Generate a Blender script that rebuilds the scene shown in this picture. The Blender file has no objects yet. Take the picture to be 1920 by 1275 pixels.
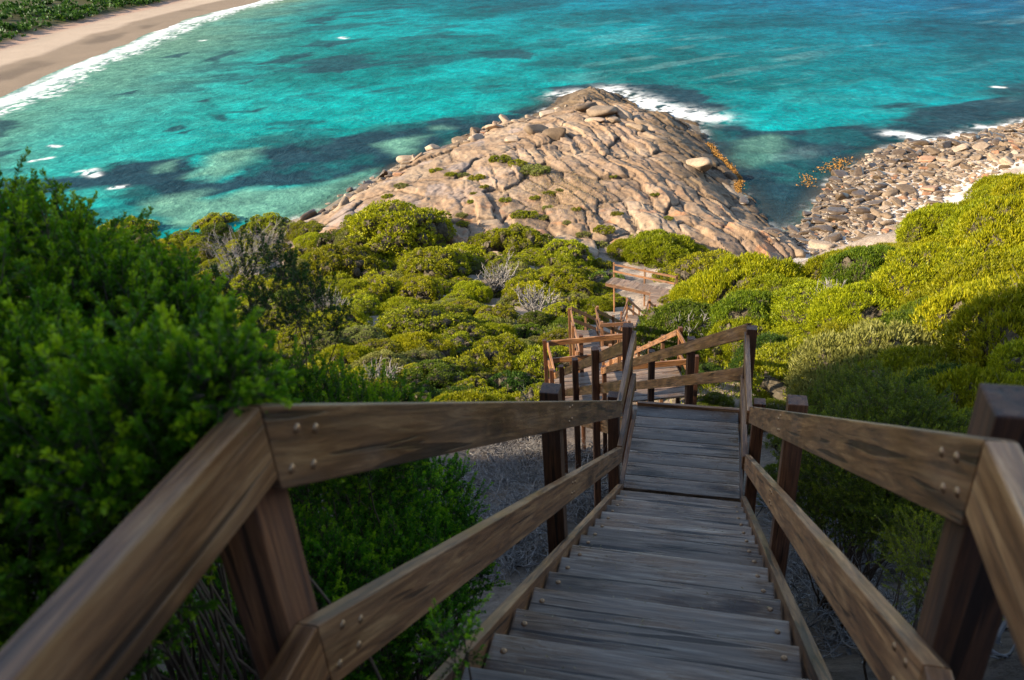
import bpy, bmesh, math
import numpy as np
from mathutils import Matrix, Vector
rad = math.radians

# ------------------------------------------------------------------ camera, world, sun, exposure
scene = bpy.context.scene
F_PX = 1493.0; CX, CY = 960.0, 637.5            # focal length and centre in photo pixels
def _n(v): return v / np.linalg.norm(v)
_down = _n(np.array([205., 2715., F_PX])); _up = -_down
_fw = np.array([0., 0., 1.]); _yh = _n(_fw - _fw.dot(_up) * _up); _xh = np.cross(_yh, _up)
if _xh[0] < 0: _xh = -_xh
RW = np.array([_xh, _yh, _up])                   # world = RW @ (right, down, forward)
cam_d = bpy.data.cameras.new('camera'); cam = bpy.data.objects.new('camera', cam_d)
scene.collection.objects.link(cam); scene.camera = cam
M = Matrix.Identity(4)
cols = [RW @ np.array([1, 0, 0]), RW @ np.array([0, -1, 0]), RW @ np.array([0, 0, -1])]
for i in range(3):
    for j in range(3): M[j][i] = float(cols[i][j])
cam.matrix_world = M
cam_d.sensor_width = 36; cam_d.lens = 36 * F_PX / 1920
cam_d.clip_start = 0.05; cam_d.clip_end = 8000
cam_d.dof.use_dof = True; cam_d.dof.focus_distance = 17.0; cam_d.dof.aperture_fstop = 4.5

SUN_EL, SUN_TRAVEL = 27.0, 14.0                  # elevation; heading of travel above +X
lx = math.cos(rad(SUN_TRAVEL)) * math.cos(rad(SUN_EL)); ly = math.sin(rad(SUN_TRAVEL)) * math.cos(rad(SUN_EL)); lz = -math.sin(rad(SUN_EL))
sun_d = bpy.data.lights.new('sun', 'SUN'); sun_d.energy = 5.0; sun_d.angle = rad(0.5); sun_d.color = (1.0, 0.86, 0.66)
sun = bpy.data.objects.new('sun', sun_d); scene.collection.objects.link(sun)
sun.rotation_euler = Vector((lx, ly, lz)).to_track_quat('-Z', 'Y').to_euler()
world = bpy.data.worlds.new('World'); scene.world = world; world.use_nodes = True
wn = world.node_tree.nodes; wl = world.node_tree.links
sky = wn.new('ShaderNodeTexSky'); sky.sky_type = 'NISHITA'; sky.sun_disc = False
sky.sun_elevation = rad(SUN_EL); sky.sun_rotation = math.atan2(-lx, -ly)
sky.air_density = 1.0; sky.dust_density = 0.6; sky.ozone_density = 1.0
wl.new(sky.outputs[0], wn['Background'].inputs[0]); wn['Background'].inputs[1].default_value = 0.128
scene.view_settings.view_transform = 'Standard'; scene.view_settings.look = 'None'
scene.view_settings.exposure = 1.25; scene.view_settings.gamma = 1.0
scene.cycles.use_denoising = True
scene.cycles.max_bounces = 6; scene.cycles.diffuse_bounces = 3; scene.cycles.glossy_bounces = 3; scene.cycles.transparent_max_bounces = 8
scene.cycles.caustics_reflective = False; scene.cycles.caustics_refractive = False

SEA = -36.0
rng = np.random.default_rng(7)

# ------------------------------------------------------------------ numeric helpers
def ray(px, py):
    v = np.stack([np.asarray(px, float) - CX, np.asarray(py, float) - CY, np.full(np.shape(px), F_PX)], -1)
    v = v @ RW.T
    return v / np.linalg.norm(v, axis=-1, keepdims=True)
def lev(pts, z=SEA):
    pts = np.asarray(pts, float); r = ray(pts[..., 0], pts[..., 1]); return (r * (z / r[..., 2:3]))[..., :2]
def sm(a, b, x):
    t = np.clip((x - a) / (b - a), 0, 1); return t * t * (3 - 2 * t)
def _h(ix, iy, s):
    n = (ix * 374761393 + iy * 668265263 + s * 974634777) & 0xffffffff
    n = ((n ^ (n >> 13)) * 1274126177) & 0xffffffff
    n = n ^ (n >> 16)
    return (n & 0xffffff) / float(0xffffff)
def vnoise(x, y, s=0):
    x = np.asarray(x, float); y = np.asarray(y, float)
    ix = np.floor(x).astype(np.int64); iy = np.floor(y).astype(np.int64); fx = x - ix; fy = y - iy
    u = fx * fx * (3 - 2 * fx); v = fy * fy * (3 - 2 * fy)
    a = _h(ix, iy, s); b = _h(ix + 1, iy, s); c = _h(ix, iy + 1, s); d = _h(ix + 1, iy + 1, s)
    return (a * (1 - u) + b * u) * (1 - v) + (c * (1 - u) + d * u) * v
def fbm(x, y, o=4, s=0):
    r = 0; a = 0.5; t = 0
    for k in range(o):
        r = r + a * vnoise(x * 2 ** k + 17.3 * k, y * 2 ** k - 9.1 * k, s + k); t += a; a *= 0.5
    return r / t
def voro(x, y, s=0):
    ix = np.floor(x).astype(np.int64); iy = np.floor(y).astype(np.int64)
    f1 = np.full(x.shape, 9.); f2 = np.full(x.shape, 9.); idv = np.zeros(x.shape)
    for dx in (-1, 0, 1):
        for dy in (-1, 0, 1):
            jx = ix + dx; jy = iy + dy
            px = jx + 0.15 + 0.7 * _h(jx, jy, s); py = jy + 0.15 + 0.7 * _h(jx, jy, s + 5)
            d = np.hypot(px - x, py - y); n = d < f1
            f2 = np.where(n, f1, np.minimum(f2, d)); idv = np.where(n, _h(jx, jy, s + 9), idv); f1 = np.where(n, d, f1)
    return f1, f2, idv
def sdist(P, poly):
    """signed distance to polygon, positive inside"""
    poly = np.asarray(poly, float); x = P[..., 0]; y = P[..., 1]
    d = np.full(x.shape, 1e9); ins = np.zeros(x.shape, bool)
    for a, b in zip(poly, np.roll(poly, -1, 0)):
        e = b - a; L = max(e @ e, 1e-9)
        t = np.clip(((x - a[0]) * e[0] + (y - a[1]) * e[1]) / L, 0, 1)
        d = np.minimum(d, (x - a[0] - t * e[0]) ** 2 + (y - a[1] - t * e[1]) ** 2)
        if a[1] != b[1]:
            c = ((a[1] > y) != (b[1] > y)) & (x < e[0] * (y - a[1]) / e[1] + a[0]); ins ^= c
    d = np.sqrt(d); return np.where(ins, d, -d)

def mesh_np(name, V, Fc, cols=None, smooth=False, fattr=None):
    me = bpy.data.meshes.new(name); V = np.asarray(V, np.float32); Fc = np.asarray(Fc, np.int32); k = Fc.shape[1]
    me.vertices.add(len(V)); me.vertices.foreach_set('co', V.ravel())
    me.loops.add(Fc.size); me.loops.foreach_set('vertex_index', Fc.ravel())
    me.polygons.add(len(Fc)); me.polygons.foreach_set('loop_start', np.arange(0, Fc.size, k, dtype=np.int32))
    me.polygons.foreach_set('loop_total', np.full(len(Fc), k, np.int32))
    if smooth: me.polygons.foreach_set('use_smooth', np.ones(len(Fc), bool))
    if cols is not None:
        a = me.attributes.new('col', 'FLOAT_COLOR', 'POINT'); c = np.ones((len(V), 4), np.float32); c[:, :3] = cols[:, :3]
        if cols.shape[1] > 3: c[:, 3] = cols[:, 3]
        a.data.foreach_set('color', c.ravel())
    for nm, arr in (fattr or {}).items():
        a = me.attributes.new(nm, 'FLOAT', 'POINT'); a.data.foreach_set('value', np.asarray(arr, np.float32).ravel())
    me.update(calc_edges=True); return me
def grid_faces(ny, nx):
    i = np.arange(ny * nx).reshape(ny, nx)
    return np.stack([i[:-1, :-1], i[:-1, 1:], i[1:, 1:], i[1:, :-1]], -1).reshape(-1, 4)
def link(name, me, mat=None, parent=None, loc=None):
    o = bpy.data.objects.new(name, me); scene.collection.objects.link(o)
    if mat and not me.materials: me.materials.append(mat)
    if parent: o.parent = parent
    if loc is not None: o.location = loc
    return o
def tag(o, label=None, cat=None, group=None, kind=None):
    if label: o['label'] = label
    if cat: o['category'] = cat
    if group: o['group'] = group
    if kind: o['kind'] = kind
    return o
def empty(name, loc=(0, 0, 0), rz=0.0):
    o = bpy.data.objects.new(name, None); scene.collection.objects.link(o); o.location = loc; o.rotation_euler = (0, 0, rz)
    o.empty_display_size = 0.3; return o

# ------------------------------------------------------------------ material helpers
def newmat(name):
    m = bpy.data.materials.new(name); m.use_nodes = True; nt = m.node_tree; nt.nodes.clear(); return m, nt
def N(nt, t, **kw):
    n = nt.nodes.new(t)
    for k, v in kw.items():
        if hasattr(n, k): setattr(n, k, v)
        else: n.inputs[k].default_value = v
    return n
def ramp(nt, stops, interp='LINEAR'):
    r = nt.nodes.new('ShaderNodeValToRGB'); r.color_ramp.interpolation = interp; e = r.color_ramp.elements
    while len(e) < len(stops): e.new(0.5)
    for x, (p, c) in zip(e, stops): x.position = p; x.color = (*c, 1) if len(c) == 3 else c
    return r
def mixrgb(nt, a, b, f, mode='MIX'):
    m = nt.nodes.new('ShaderNodeMix'); m.data_type = 'RGBA'; m.blend_type = mode
    for s, v in ((0, f), (6, a), (7, b)):
        if hasattr(v, 'links') or hasattr(v, 'is_linked'): nt.links.new(v, m.inputs[s])
        else: m.inputs[s].default_value = (*v, 1) if isinstance(v, tuple) and len(v) == 3 else v
    return m.outputs[2]
def noise(nt, vec, scale, detail=3, rough=0.5, dist=0.0):
    n = N(nt, 'ShaderNodeTexNoise'); n.inputs['Scale'].default_value = scale; n.inputs['Detail'].default_value = detail
    n.inputs['Roughness'].default_value = rough; n.inputs['Distortion'].default_value = dist; nt.links.new(vec, n.inputs['Vector']); return n
def mapping(nt, vec, sc=(1, 1, 1), loc=(0, 0, 0)):
    m = N(nt, 'ShaderNodeMapping'); m.inputs['Scale'].default_value = sc; m.inputs['Location'].default_value = loc
    nt.links.new(vec, m.inputs['Vector']); return m
def bump(nt, h, strength, dist, normal=None):
    b = N(nt, 'ShaderNodeBump'); b.inputs['Strength'].default_value = strength; b.inputs['Distance'].default_value = dist
    nt.links.new(h, b.inputs['Height'])
    if normal: nt.links.new(normal, b.inputs['Normal'])
    return b.outputs[0]
def finish(nt, col, rough=0.8, normal=None, spec=0.3, alpha=None):
    p = N(nt, 'ShaderNodeBsdfPrincipled'); o = N(nt, 'ShaderNodeOutputMaterial')
    if isinstance(col, tuple): p.inputs['Base Color'].default_value = (*col, 1)
    else: nt.links.new(col, p.inputs['Base Color'])
    if isinstance(rough, float): p.inputs['Roughness'].default_value = rough
    else: nt.links.new(rough, p.inputs['Roughness'])
    p.inputs['Specular IOR Level'].default_value = spec
    if normal: nt.links.new(normal, p.inputs['Normal'])
    if alpha is not None: nt.links.new(alpha, p.inputs['Alpha'])
    nt.links.new(p.outputs[0], o.inputs[0]); return p

def wood_mat(name, dark, mid, light, rough0, rough1, greys=0.0, tread=False):
    m, nt = newmat(name); tc = N(nt, 'ShaderNodeTexCoord'); oi = N(nt, 'ShaderNodeObjectInfo')
    add = N(nt, 'ShaderNodeVectorMath', operation='MULTIPLY_ADD'); add.inputs[1].default_value = (1, 1, 1)
    cmb = N(nt, 'ShaderNodeCombineXYZ'); mul = N(nt, 'ShaderNodeMath', operation='MULTIPLY'); mul.inputs[1].default_value = 37.0
    nt.links.new(oi.outputs['Random'], mul.inputs[0]); nt.links.new(mul.outputs[0], cmb.inputs[0]); nt.links.new(mul.outputs[0], cmb.inputs[2])
    nt.links.new(tc.outputs['Object'], add.inputs[0]); nt.links.new(cmb.outputs[0], add.inputs[2]); v = add.outputs[0]
    g1 = noise(nt, mapping(nt, v, (1.3, 20, 20)).outputs[0], 1.6, 8, 0.72, 0.7)
    g2 = noise(nt, mapping(nt, v, (2.5, 75, 75)).outputs[0], 1.5, 3, 0.6)
    pat = noise(nt, mapping(nt, v, (1.0, 2.5, 2.5)).outputs[0], 2.4, 4, 0.6)
    c = ramp(nt, [(0.30, dark), (0.50, mid), (0.74, light)] if tread else [(0.36, dark), (0.51, mid), (0.66, light)]); nt.links.new(g1.outputs[0], c.inputs[0])
    f = ramp(nt, [(0.35, (0.5, 0.5, 0.5)), (0.6, (1.05, 1.05, 1.05))]); nt.links.new(g2.outputs[0], f.inputs[0])
    col = mixrgb(nt, c.outputs[0], f.outputs[0], 0.65, 'MULTIPLY')
    pr = ramp(nt, [(0.42, (0, 0, 0)), (0.62, (1, 1, 1))]); nt.links.new(pat.outputs[0], pr.inputs[0])
    col = mixrgb(nt, col, (dark[0] * 0.55, dark[1] * 0.6, dark[2] * 0.7), N(nt, 'ShaderNodeMath').outputs[0] if False else 0.0)
    mm = N(nt, 'ShaderNodeMath', operation='MULTIPLY'); mm.inputs[1].default_value = greys; nt.links.new(pr.outputs[0], mm.inputs[0])
    col = mixrgb(nt, col, (0.20, 0.185, 0.165), mm.outputs[0])
    # knots: rings round sparse points, stretched along the board
    vo = N(nt, 'ShaderNodeTexVoronoi'); vo.inputs['Scale'].default_value = 1.0
    nt.links.new(mapping(nt, v, (1.5, 4.2, 4.2)).outputs[0], vo.inputs['Vector'])
    kr = ramp(nt, [(0.0, (0.09, 0.06, 0.04)), (0.12, (0.25, 0.2, 0.16)), (0.17, (0.7, 0.66, 0.6)), (0.22, (0.45, 0.4, 0.35)), (0.33, (1, 1, 1))]); nt.links.new(vo.outputs['Distance'], kr.inputs[0])
    col = mixrgb(nt, col, kr.outputs[0], 0.8, 'MULTIPLY')
    # per-board tone
    hs = N(nt, 'ShaderNodeHueSaturation'); mr = N(nt, 'ShaderNodeMapRange'); mr.inputs[3].default_value = 0.6; mr.inputs[4].default_value = 1.35
    nt.links.new(oi.outputs['Random'], mr.inputs[0]); nt.links.new(mr.outputs[0], hs.inputs['Value']); nt.links.new(col, hs.inputs['Color'])
    if tread:   # contact shade painted into the colour: boards darken from front edge to back
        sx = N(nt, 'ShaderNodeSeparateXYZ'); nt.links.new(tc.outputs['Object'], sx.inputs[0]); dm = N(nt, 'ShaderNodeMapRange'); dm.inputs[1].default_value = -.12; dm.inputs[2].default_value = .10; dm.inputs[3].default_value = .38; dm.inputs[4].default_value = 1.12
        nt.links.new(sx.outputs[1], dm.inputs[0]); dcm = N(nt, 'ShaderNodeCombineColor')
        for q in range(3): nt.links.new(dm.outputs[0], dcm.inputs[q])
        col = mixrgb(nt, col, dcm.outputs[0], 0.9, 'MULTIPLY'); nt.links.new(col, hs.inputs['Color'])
    # dark checks along the grain
    ck = noise(nt, mapping(nt, v, (1.4, 34, 34), (3, 1, 7)).outputs[0], 1.0, 2, 0.4, 0.5)
    cr = ramp(nt, [(0.63, (1, 1, 1)), (0.66, (0.15, 0.13, 0.12))]); nt.links.new(ck.outputs[0], cr.inputs[0])
    col = mixrgb(nt, hs.outputs[0], cr.outputs[0], 0.85, 'MULTIPLY')
    rr = N(nt, 'ShaderNodeMapRange'); rr.inputs[1].default_value = 0.35; rr.inputs[2].default_value = 0.65; rr.inputs[3].default_value = rough0; rr.inputs[4].default_value = rough1
    nt.links.new(pat.outputs[0], rr.inputs[0])
    b = bump(nt, g1.outputs[0], 0.35, 0.01); b = bump(nt, g2.outputs[0], 0.3, 0.003, b); b = bump(nt, cr.outputs[0], 0.4, 0.004, b)
    finish(nt, col, rr.outputs[0], b, 0.5); return m
M_RAIL = wood_mat('rail_timber', (0.10, 0.038, 0.012), (0.29, 0.125, 0.044), (0.50, 0.26, 0.105), 0.33, 0.6, 0.08)
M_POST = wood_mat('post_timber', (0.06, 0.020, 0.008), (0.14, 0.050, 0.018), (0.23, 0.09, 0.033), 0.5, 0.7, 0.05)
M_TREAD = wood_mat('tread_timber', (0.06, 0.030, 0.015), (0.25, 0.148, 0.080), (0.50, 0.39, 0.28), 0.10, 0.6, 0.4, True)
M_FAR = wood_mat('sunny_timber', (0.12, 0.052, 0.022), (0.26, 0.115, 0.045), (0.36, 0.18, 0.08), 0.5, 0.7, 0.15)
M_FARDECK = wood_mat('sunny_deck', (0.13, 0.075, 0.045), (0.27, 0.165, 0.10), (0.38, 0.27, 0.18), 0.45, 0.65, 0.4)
def bolt_mat():
    m, nt = newmat('bolt_metal'); p = finish(nt, (0.36, 0.21, 0.11), 0.42, None, 0.5); p.inputs['Metallic'].default_value = 0.75; return m
M_BOLT = bolt_mat()

def leaf_mat(name, c0, c1, c2, trans=0.35, rough=0.5):
    m, nt = newmat(name); at = N(nt, 'ShaderNodeAttribute'); at.attribute_name = 'tint'; oi = N(nt, 'ShaderNodeObjectInfo')
    r = ramp(nt, [(0.0, c0), (0.55, c1), (1.0, c2)]); nt.links.new(at.outputs['Fac'], r.inputs[0])
    hs = N(nt, 'ShaderNodeHueSaturation'); mr = N(nt, 'ShaderNodeMapRange'); mr.inputs[3].default_value = 0.75; mr.inputs[4].default_value = 1.2
    nt.links.new(oi.outputs['Random'], mr.inputs[0]); nt.links.new(mr.outputs[0], hs.inputs['Value'])
    m2 = N(nt, 'ShaderNodeMapRange'); m2.inputs[3].default_value = 0.485; m2.inputs[4].default_value = 0.512
    mf = N(nt, 'ShaderNodeMath', operation='FRACT'); ms = N(nt, 'ShaderNodeMath', operation='MULTIPLY'); ms.inputs[1].default_value = 7.31
    nt.links.new(oi.outputs['Random'], ms.inputs[0]); nt.links.new(ms.outputs[0], mf.inputs[0]); nt.links.new(mf.outputs[0], m2.inputs[0]); nt.links.new(m2.outputs[0], hs.inputs['Hue'])
    nt.links.new(r.outputs[0], hs.inputs['Color'])
    p = N(nt, 'ShaderNodeBsdfPrincipled'); nt.links.new(hs.outputs[0], p.inputs['Base Color']); p.inputs['Roughness'].default_value = rough; p.inputs['Specular IOR Level'].default_value = 0.25
    t = N(nt, 'ShaderNodeBsdfTranslucent'); nt.links.new(hs.outputs[0], t.inputs['Color']); mx = N(nt, 'ShaderNodeMixShader'); mx.inputs[0].default_value = trans
    nt.links.new(p.outputs[0], mx.inputs[1]); nt.links.new(t.outputs[0], mx.inputs[2]); o = N(nt, 'ShaderNodeOutputMaterial'); nt.links.new(mx.outputs[0], o.inputs[0]); return m
M_LEAF_NEAR = leaf_mat('near_leaf', (0.014, 0.05, 0.003), (0.10, 0.30, 0.005), (0.50, 0.72, 0.012), 0.42)
M_LEAF_DOME = leaf_mat('dome_leaf', (0.09, 0.12, 0.004), (0.30, 0.31, 0.006), (0.52, 0.48, 0.012), 0.32)
M_LEAF_SOFT = leaf_mat('soft_leaf', (0.09, 0.115, 0.004), (0.25, 0.265, 0.006), (0.42, 0.39, 0.010), 0.32)
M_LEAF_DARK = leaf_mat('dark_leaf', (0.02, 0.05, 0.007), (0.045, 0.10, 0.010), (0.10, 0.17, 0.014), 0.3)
M_LEAF_PALE = leaf_mat('pale_leaf', (0.12, 0.13, 0.03), (0.24, 0.25, 0.05), (0.36, 0.36, 0.10), 0.3)
M_LEAF_OLIVE = leaf_mat('olive_leaf', (0.04, 0.075, 0.006), (0.11, 0.155, 0.008), (0.23, 0.26, 0.012), 0.3)
M_GRASS = leaf_mat('dry_grass', (0.26, 0.18, 0.08), (0.42, 0.31, 0.13), (0.55, 0.43, 0.21), 0.2)
def twig_mat(name, a, b):
    m, nt = newmat(name); tc = N(nt, 'ShaderNodeTexCoord'); n = noise(nt, tc.outputs['Object'], 9, 3)
    r = ramp(nt, [(0.3, a), (0.7, b)]); nt.links.new(n.outputs[0], r.inputs[0]); finish(nt, r.outputs[0], 0.8); return m
M_TWIG = twig_mat('twig_brown', (0.05, 0.033, 0.022), (0.13, 0.09, 0.062))
M_DEAD = twig_mat('twig_grey', (0.08, 0.07, 0.065), (0.34, 0.31, 0.28))
M_INNER = twig_mat('inner_twigs_and_cores', (0.05, 0.038, 0.02), (0.12, 0.095, 0.06))

# ------------------------------------------------------------------ the lie of the land
SHORE_PX = [(560, 412), (600, 402), (640, 375), (690, 345), (760, 305), (830, 285), (870, 262), (930, 240), (985, 236), (1005, 218), (1040, 200), (1056, 184), (1090, 174),
            (1120, 170), (1160, 182), (1185, 205), (1250, 218), (1302, 236), (1312, 262), (1335, 300), (1352, 322), (1372, 350), (1392, 376), (1412, 405), (1424, 428), (1450, 440), (1490, 436),
            (1520, 415), (1540, 380), (1565, 345), (1600, 318), (1640, 290), (1690, 272), (1750, 270), (1800, 262), (1850, 250), (1920, 232)]
_s = lev(SHORE_PX)
SHORE = np.vstack([[(-160, 60), (-60, 92), (-38, 98)], _s, [(105, 133), (160, 150), (300, 150), (300, -200), (-300, -200), (-300, 40)]])
ROCK_PX = [(600, 402), (640, 375), (690, 345), (760, 305), (830, 285), (870, 262), (930, 240), (985, 236), (1005, 218), (1040, 200), (1056, 184), (1090, 174),
            (1120, 170), (1160, 182), (1185, 205), (1250, 218), (1302, 236), (1312, 262), (1335, 300), (1352, 322), (1372, 350), (1392, 376), (1412, 405), (1424, 428)]
ROCK = np.vstack([lev(ROCK_PX), [(30.5, 84), (30, 79), (24, 74), (0, 74), (-24, 84)]])
GY = [-60, -30, -8, -2, 0, 2, 6, 10, 16, 25, 30, 43, 52, 60, 70, 78, 90, 400]
GZ = [10, 6, -0.6, -2.0, -2.3, -3.4, -6.6, -8.6, -12.3, -17.2, -18.4, -22.9, -26.3, -28.2, -30.8, -32.0, -30.0, -30.0]
PY = [-10, 0, 7, 16, 25, 30, 43, 50, 60, 400]; PX = [-2.8, 0, 1.9, 2.2, 3.3, 3.0, 5.0, 8.5, 8.0, 8.0]
def sminf(a, b, k):
    h = np.clip(0.5 + 0.5 * (b - a) / k, 0, 1); return b * (1 - h) + a * h - k * h * (1 - h)
def terrain(x, y):
    x = np.asarray(x, float); y = np.asarray(y, float)
    g = np.interp(y, GY, GZ); c = np.interp(y, PY, PX)
    fade = 1 - sm(42, 62, y)
    g = g + 0.25 * np.clip(x - c - 2.0, 0, 60) * fade + 0.10 * np.clip(c - 2.0 - x, 0, 60) * fade * sm(0, 20, y)
    g = g + (fbm(x * 0.13, y * 0.13, 3, 3) - 0.5) * 2.2 * sm(4, 20, np.hypot(x - 0.5, y - 2)) + (fbm(x * 0.9, y * 0.9, 3, 11) - 0.5) * 0.45
    # unseen spur behind the left shoulder of the camera, shaped to shade the stair top
    q = 8.4 + (x + 25) * 0.25
    zo = 5.0 + 0.53 * (-25 - x)
    zo = np.where(y < q, zo + 1.5 * np.minimum(q - y, 6) + 0.45 * np.clip(q - y - 6, 0, 99), zo - 2.0 * (y - q))
    zo = np.where(x > -25, zo - 1.4 * (x + 25), zo)
    g = np.maximum(g, np.minimum(zo, 30 - 0.3 * np.clip(-x - 60, 0, 100)))
    d = sdist(np.stack([x, y], -1), SHORE)
    dr = sdist(np.stack([x, y], -1), ROCK)
    rk = sm(-3, 6, dr + 2 * (fbm(x * 0.2, y * 0.2, 2, 5) - 0.5))
    f_rock = SEA + 0.2 + 4.3 * (1 - np.exp(-np.clip(d, 0, 99) / 8.5))
    f_bch = SEA + 0.1 + 0.085 * np.clip(d, 0, 14) + 0.33 * np.clip(d - 14, 0, 999) + 1.5 * np.clip(d - 26, 0, 999)
    land = f_bch + (f_rock - f_bch) * rk
    land = np.where(d > 0, land, SEA + 0.15 + 0.22 * np.clip(d, -25, 0))
    return np.where(d > 0, sminf(g, land, 1.5), land)
def hit(px, py, lift=0.0):
    """points of the ground seen at these picture positions"""
    px = np.atleast_1d(np.asarray(px, float)); py = np.atleast_1d(np.asarray(py, float)); r = ray(px, py)
    s = np.concatenate([np.arange(1.5, 40, 0.1), np.arange(40, 260, 0.3)])
    P = r[:, None, :] * s[None, :, None]; z = terrain(P[..., 0], P[..., 1]) + lift
    b = P[..., 2] < z; i = np.where(b.any(1), b.argmax(1), len(s) - 1)
    return P[np.arange(len(px)), i]

# main ground sheet
gx = np.concatenate([np.linspace(-300, -95, 14), np.linspace(-90, -14, 100), np.linspace(-13.4, 14, 150), np.linspace(14.6, 100, 120), np.linspace(105, 300, 14)])
gy = np.concatenate([np.linspace(-160, -42, 10), np.linspace(-38, -2, 40), np.linspace(-1.8, 18, 140), np.linspace(18.3, 70, 110), np.linspace(70.8, 160, 100)])
X, Y = np.meshgrid(gx, gy); Z = terrain(X, Y)
dsh = sdist(np.stack([X, Y], -1), SHORE); dro = sdist(np.stack([X, Y], -1), ROCK)
Z = np.where((dro > 1.5), Z - 2.0, Z)
nn = fbm(X * 0.5, Y * 0.5, 4, 21)
soil = np.array([0.17, 0.13, 0.10]); sand = np.array([0.66, 0.60, 0.53]); wet = np.array([0.20, 0.16, 0.11]); litter = np.array([0.07, 0.052, 0.04])
C = soil + (litter - soil) * sm(0.42, 0.6, nn)[..., None]; pk = (sm(18, 34, Y) * (1 - .6 * sm(.5, .65, nn)))[..., None]; C = C + (np.array([.40, .31, .23]) - C) * pk
bz = (sm(3, 8, dsh + 5 * (fbm(X * .15, Y * .15, 2, 15) - .5)) * (1 - sm(34, 40, dsh)) * sm(20, 26, X) * sm(74, 78, Y) * (1 - .9 * sm(98, 108, Y)) * sm(.38, .5, fbm(X * .3, Y * .3, 3, 16) + .12))[..., None]; C = C + (sand - C) * bz
near = (sm(-2, 3, dsh) * 1.0)[..., None]; C = wet + (C - wet) * near
me = mesh_np('ground', np.stack([X, Y, Z], -1).reshape(-1, 3), grid_faces(*X.shape), C.reshape(-1, 3), True)
def ground_mat():
    m, nt = newmat('ground_soil'); at = N(nt, 'ShaderNodeAttribute'); at.attribute_name = 'col'; tc = N(nt, 'ShaderNodeTexCoord')
    n1 = noise(nt, tc.outputs['Object'], 6, 6, 0.7); n2 = noise(nt, tc.outputs['Object'], 0.8, 4)
    r = ramp(nt, [(0.3, (0.35, 0.33, 0.32)), (0.6, (1.1, 1.1, 1.1)), (0.75, (1.7, 1.68, 1.6))]); nt.links.new(n1.outputs[0], r.inputs[0])
    c = mixrgb(nt, at.outputs['Color'], r.outputs[0], 0.9, 'MULTIPLY')
    finish(nt, c, 0.9, bump(nt, n1.outputs[0], 0.8, 0.08), 0.2); return m
M_GROUND = ground_mat(); tag(link('ground', me, M_GROUND), kind='structure')

# ------------------------------------------------------------------ granite headland
hx = np.arange(-34, 40, 0.145); hy = np.arange(70, 174, 0.18)
X, Y = np.meshgrid(hx, hy)
def rock_relief(X, Y):
    P = np.stack([X, Y], -1); dr = sdist(P, ROCK); base = terrain(X, Y)
    a = rad(-12); u = X * math.cos(a) - Y * math.sin(a); v = X * math.sin(a) + Y * math.cos(a)
    u = u + 3.0 * (fbm(X * .11, Y * .11, 2, 31) - .5) + 0.7 * (fbm(X * .6, Y * .6, 2, 32) - .5); v = v + 5.0 * (fbm(X * .09, Y * .09, 2, 33) - .5) + 0.9 * (fbm(X * .5, Y * .5, 2, 36) - .5)
    f1, f2, idc = voro(u / 3.6, v / 9.5, 41); e1 = f2 - f1
    g1, g2, idg = voro(u / 2.1 + 4, v / 3.8, 47); e2 = g2 - g1
    slab = 1 - sm(-4, 6, X - (-4 + (Y - 100) * 0.35) + 6 * (fbm(X * .1, Y * .1, 2, 39) - .5)) * 1.0          # smoother slabs on the left flank
    tlx = np.sin(idc * 57.3) * .16; tly = np.cos(idc * 91.7) * .12; tgx = np.sin(idg * 47.3) * .14
    tilt = tlx * (u - np.round(u / 3.6) * 3.6) + tly * (v - np.round(v / 9.5) * 9.5) * .3
    b1 = 0.36 * (1 - np.exp(-34.0 * e1)) + 0.22 * sm(0, .7, e1) + (idc - .5) * 0.55 + tilt * .7
    b2 = (0.12 * (1 - np.exp(-34 * e2)) + (idg - .5) * .12) * (0.4 + 1.2 * (fbm(X * .08, Y * .08, 2, 51) > .47))
    h1, h2, idh = voro(u / 9 + 2, v / 8, 61)
    b3 = 0.25 * (1 - np.exp(-40 * (h2 - h1))) + .15 * sm(0, .5, h2 - h1) + (idh - .5) * 0.5 + 0.08 * (1 - np.exp(-30 * e2)) * (fbm(X * .15, Y * .15, 2, 53) > .5)
    b = (b1 + b2) * (1 - slab) + b3 * slab
    fine = (fbm(X * 1.6, Y * 1.6, 3, 71) - .5) * 0.22 + (np.abs(fbm(u * .5, v * .2, 3, 76) - .5) - .1) * 0.9
    m = sm(-5.0, -0.5, dr)
    z = base + (b - 0.30 + fine) * m + 1.0 * (fbm(X * .07, Y * .07, 2, 73) - .5) * m - (1 - m) * 1.5
    crack = np.where(slab > .5, (h2 - h1) * 1.8, e1)
    return z, dr, crack, slab, idc
Z, dr, crack, slab, idc = rock_relief(X, Y)
tan = np.array([0.275, 0.178, 0.105]); pale = np.array([0.35, 0.245, 0.155]); brown = np.array([0.12, 0.080, 0.042]); stain = np.array([0.30, 0.23, 0.19]); rust = np.array([0.44, 0.20, 0.09])
n1 = fbm(X * .25, Y * .25, 4, 81); n2 = fbm(X * .7, Y * .5, 3, 82)
C = tan + (pale - tan) * sm(.4, .65, n1)[..., None]
C = C * (0.86 + 0.28 * idc)[..., None]
C = C + (stain - C) * (0.75 * sm(.56, .68, fbm(X * .35, Y * .22, 4, 83)) * (0.35 + 0.65 * slab))[..., None]
C = C + (rust - C) * (0.6 * sm(.62, .72, fbm(X * .5, Y * .5, 3, 84)) * sm(100, 84, Y))[..., None]
dsh = sdist(np.stack([X, Y], -1), SHORE)
lowb = 1 - sm(5.5, 10.5, dsh + 6 * (n2 - .5)); lowb = lowb * sm(-2, 10, X - 10 + (Y - 120) * .05) * sm(88, 100, Y)
C = C + (brown * (0.8 + .5 * n1[..., None]) - C) * (0.88 * np.clip(lowb + 0.9 * sm(142, 152, Y + 10 * (n2 - .5)), 0, 1))[..., None]
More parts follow.
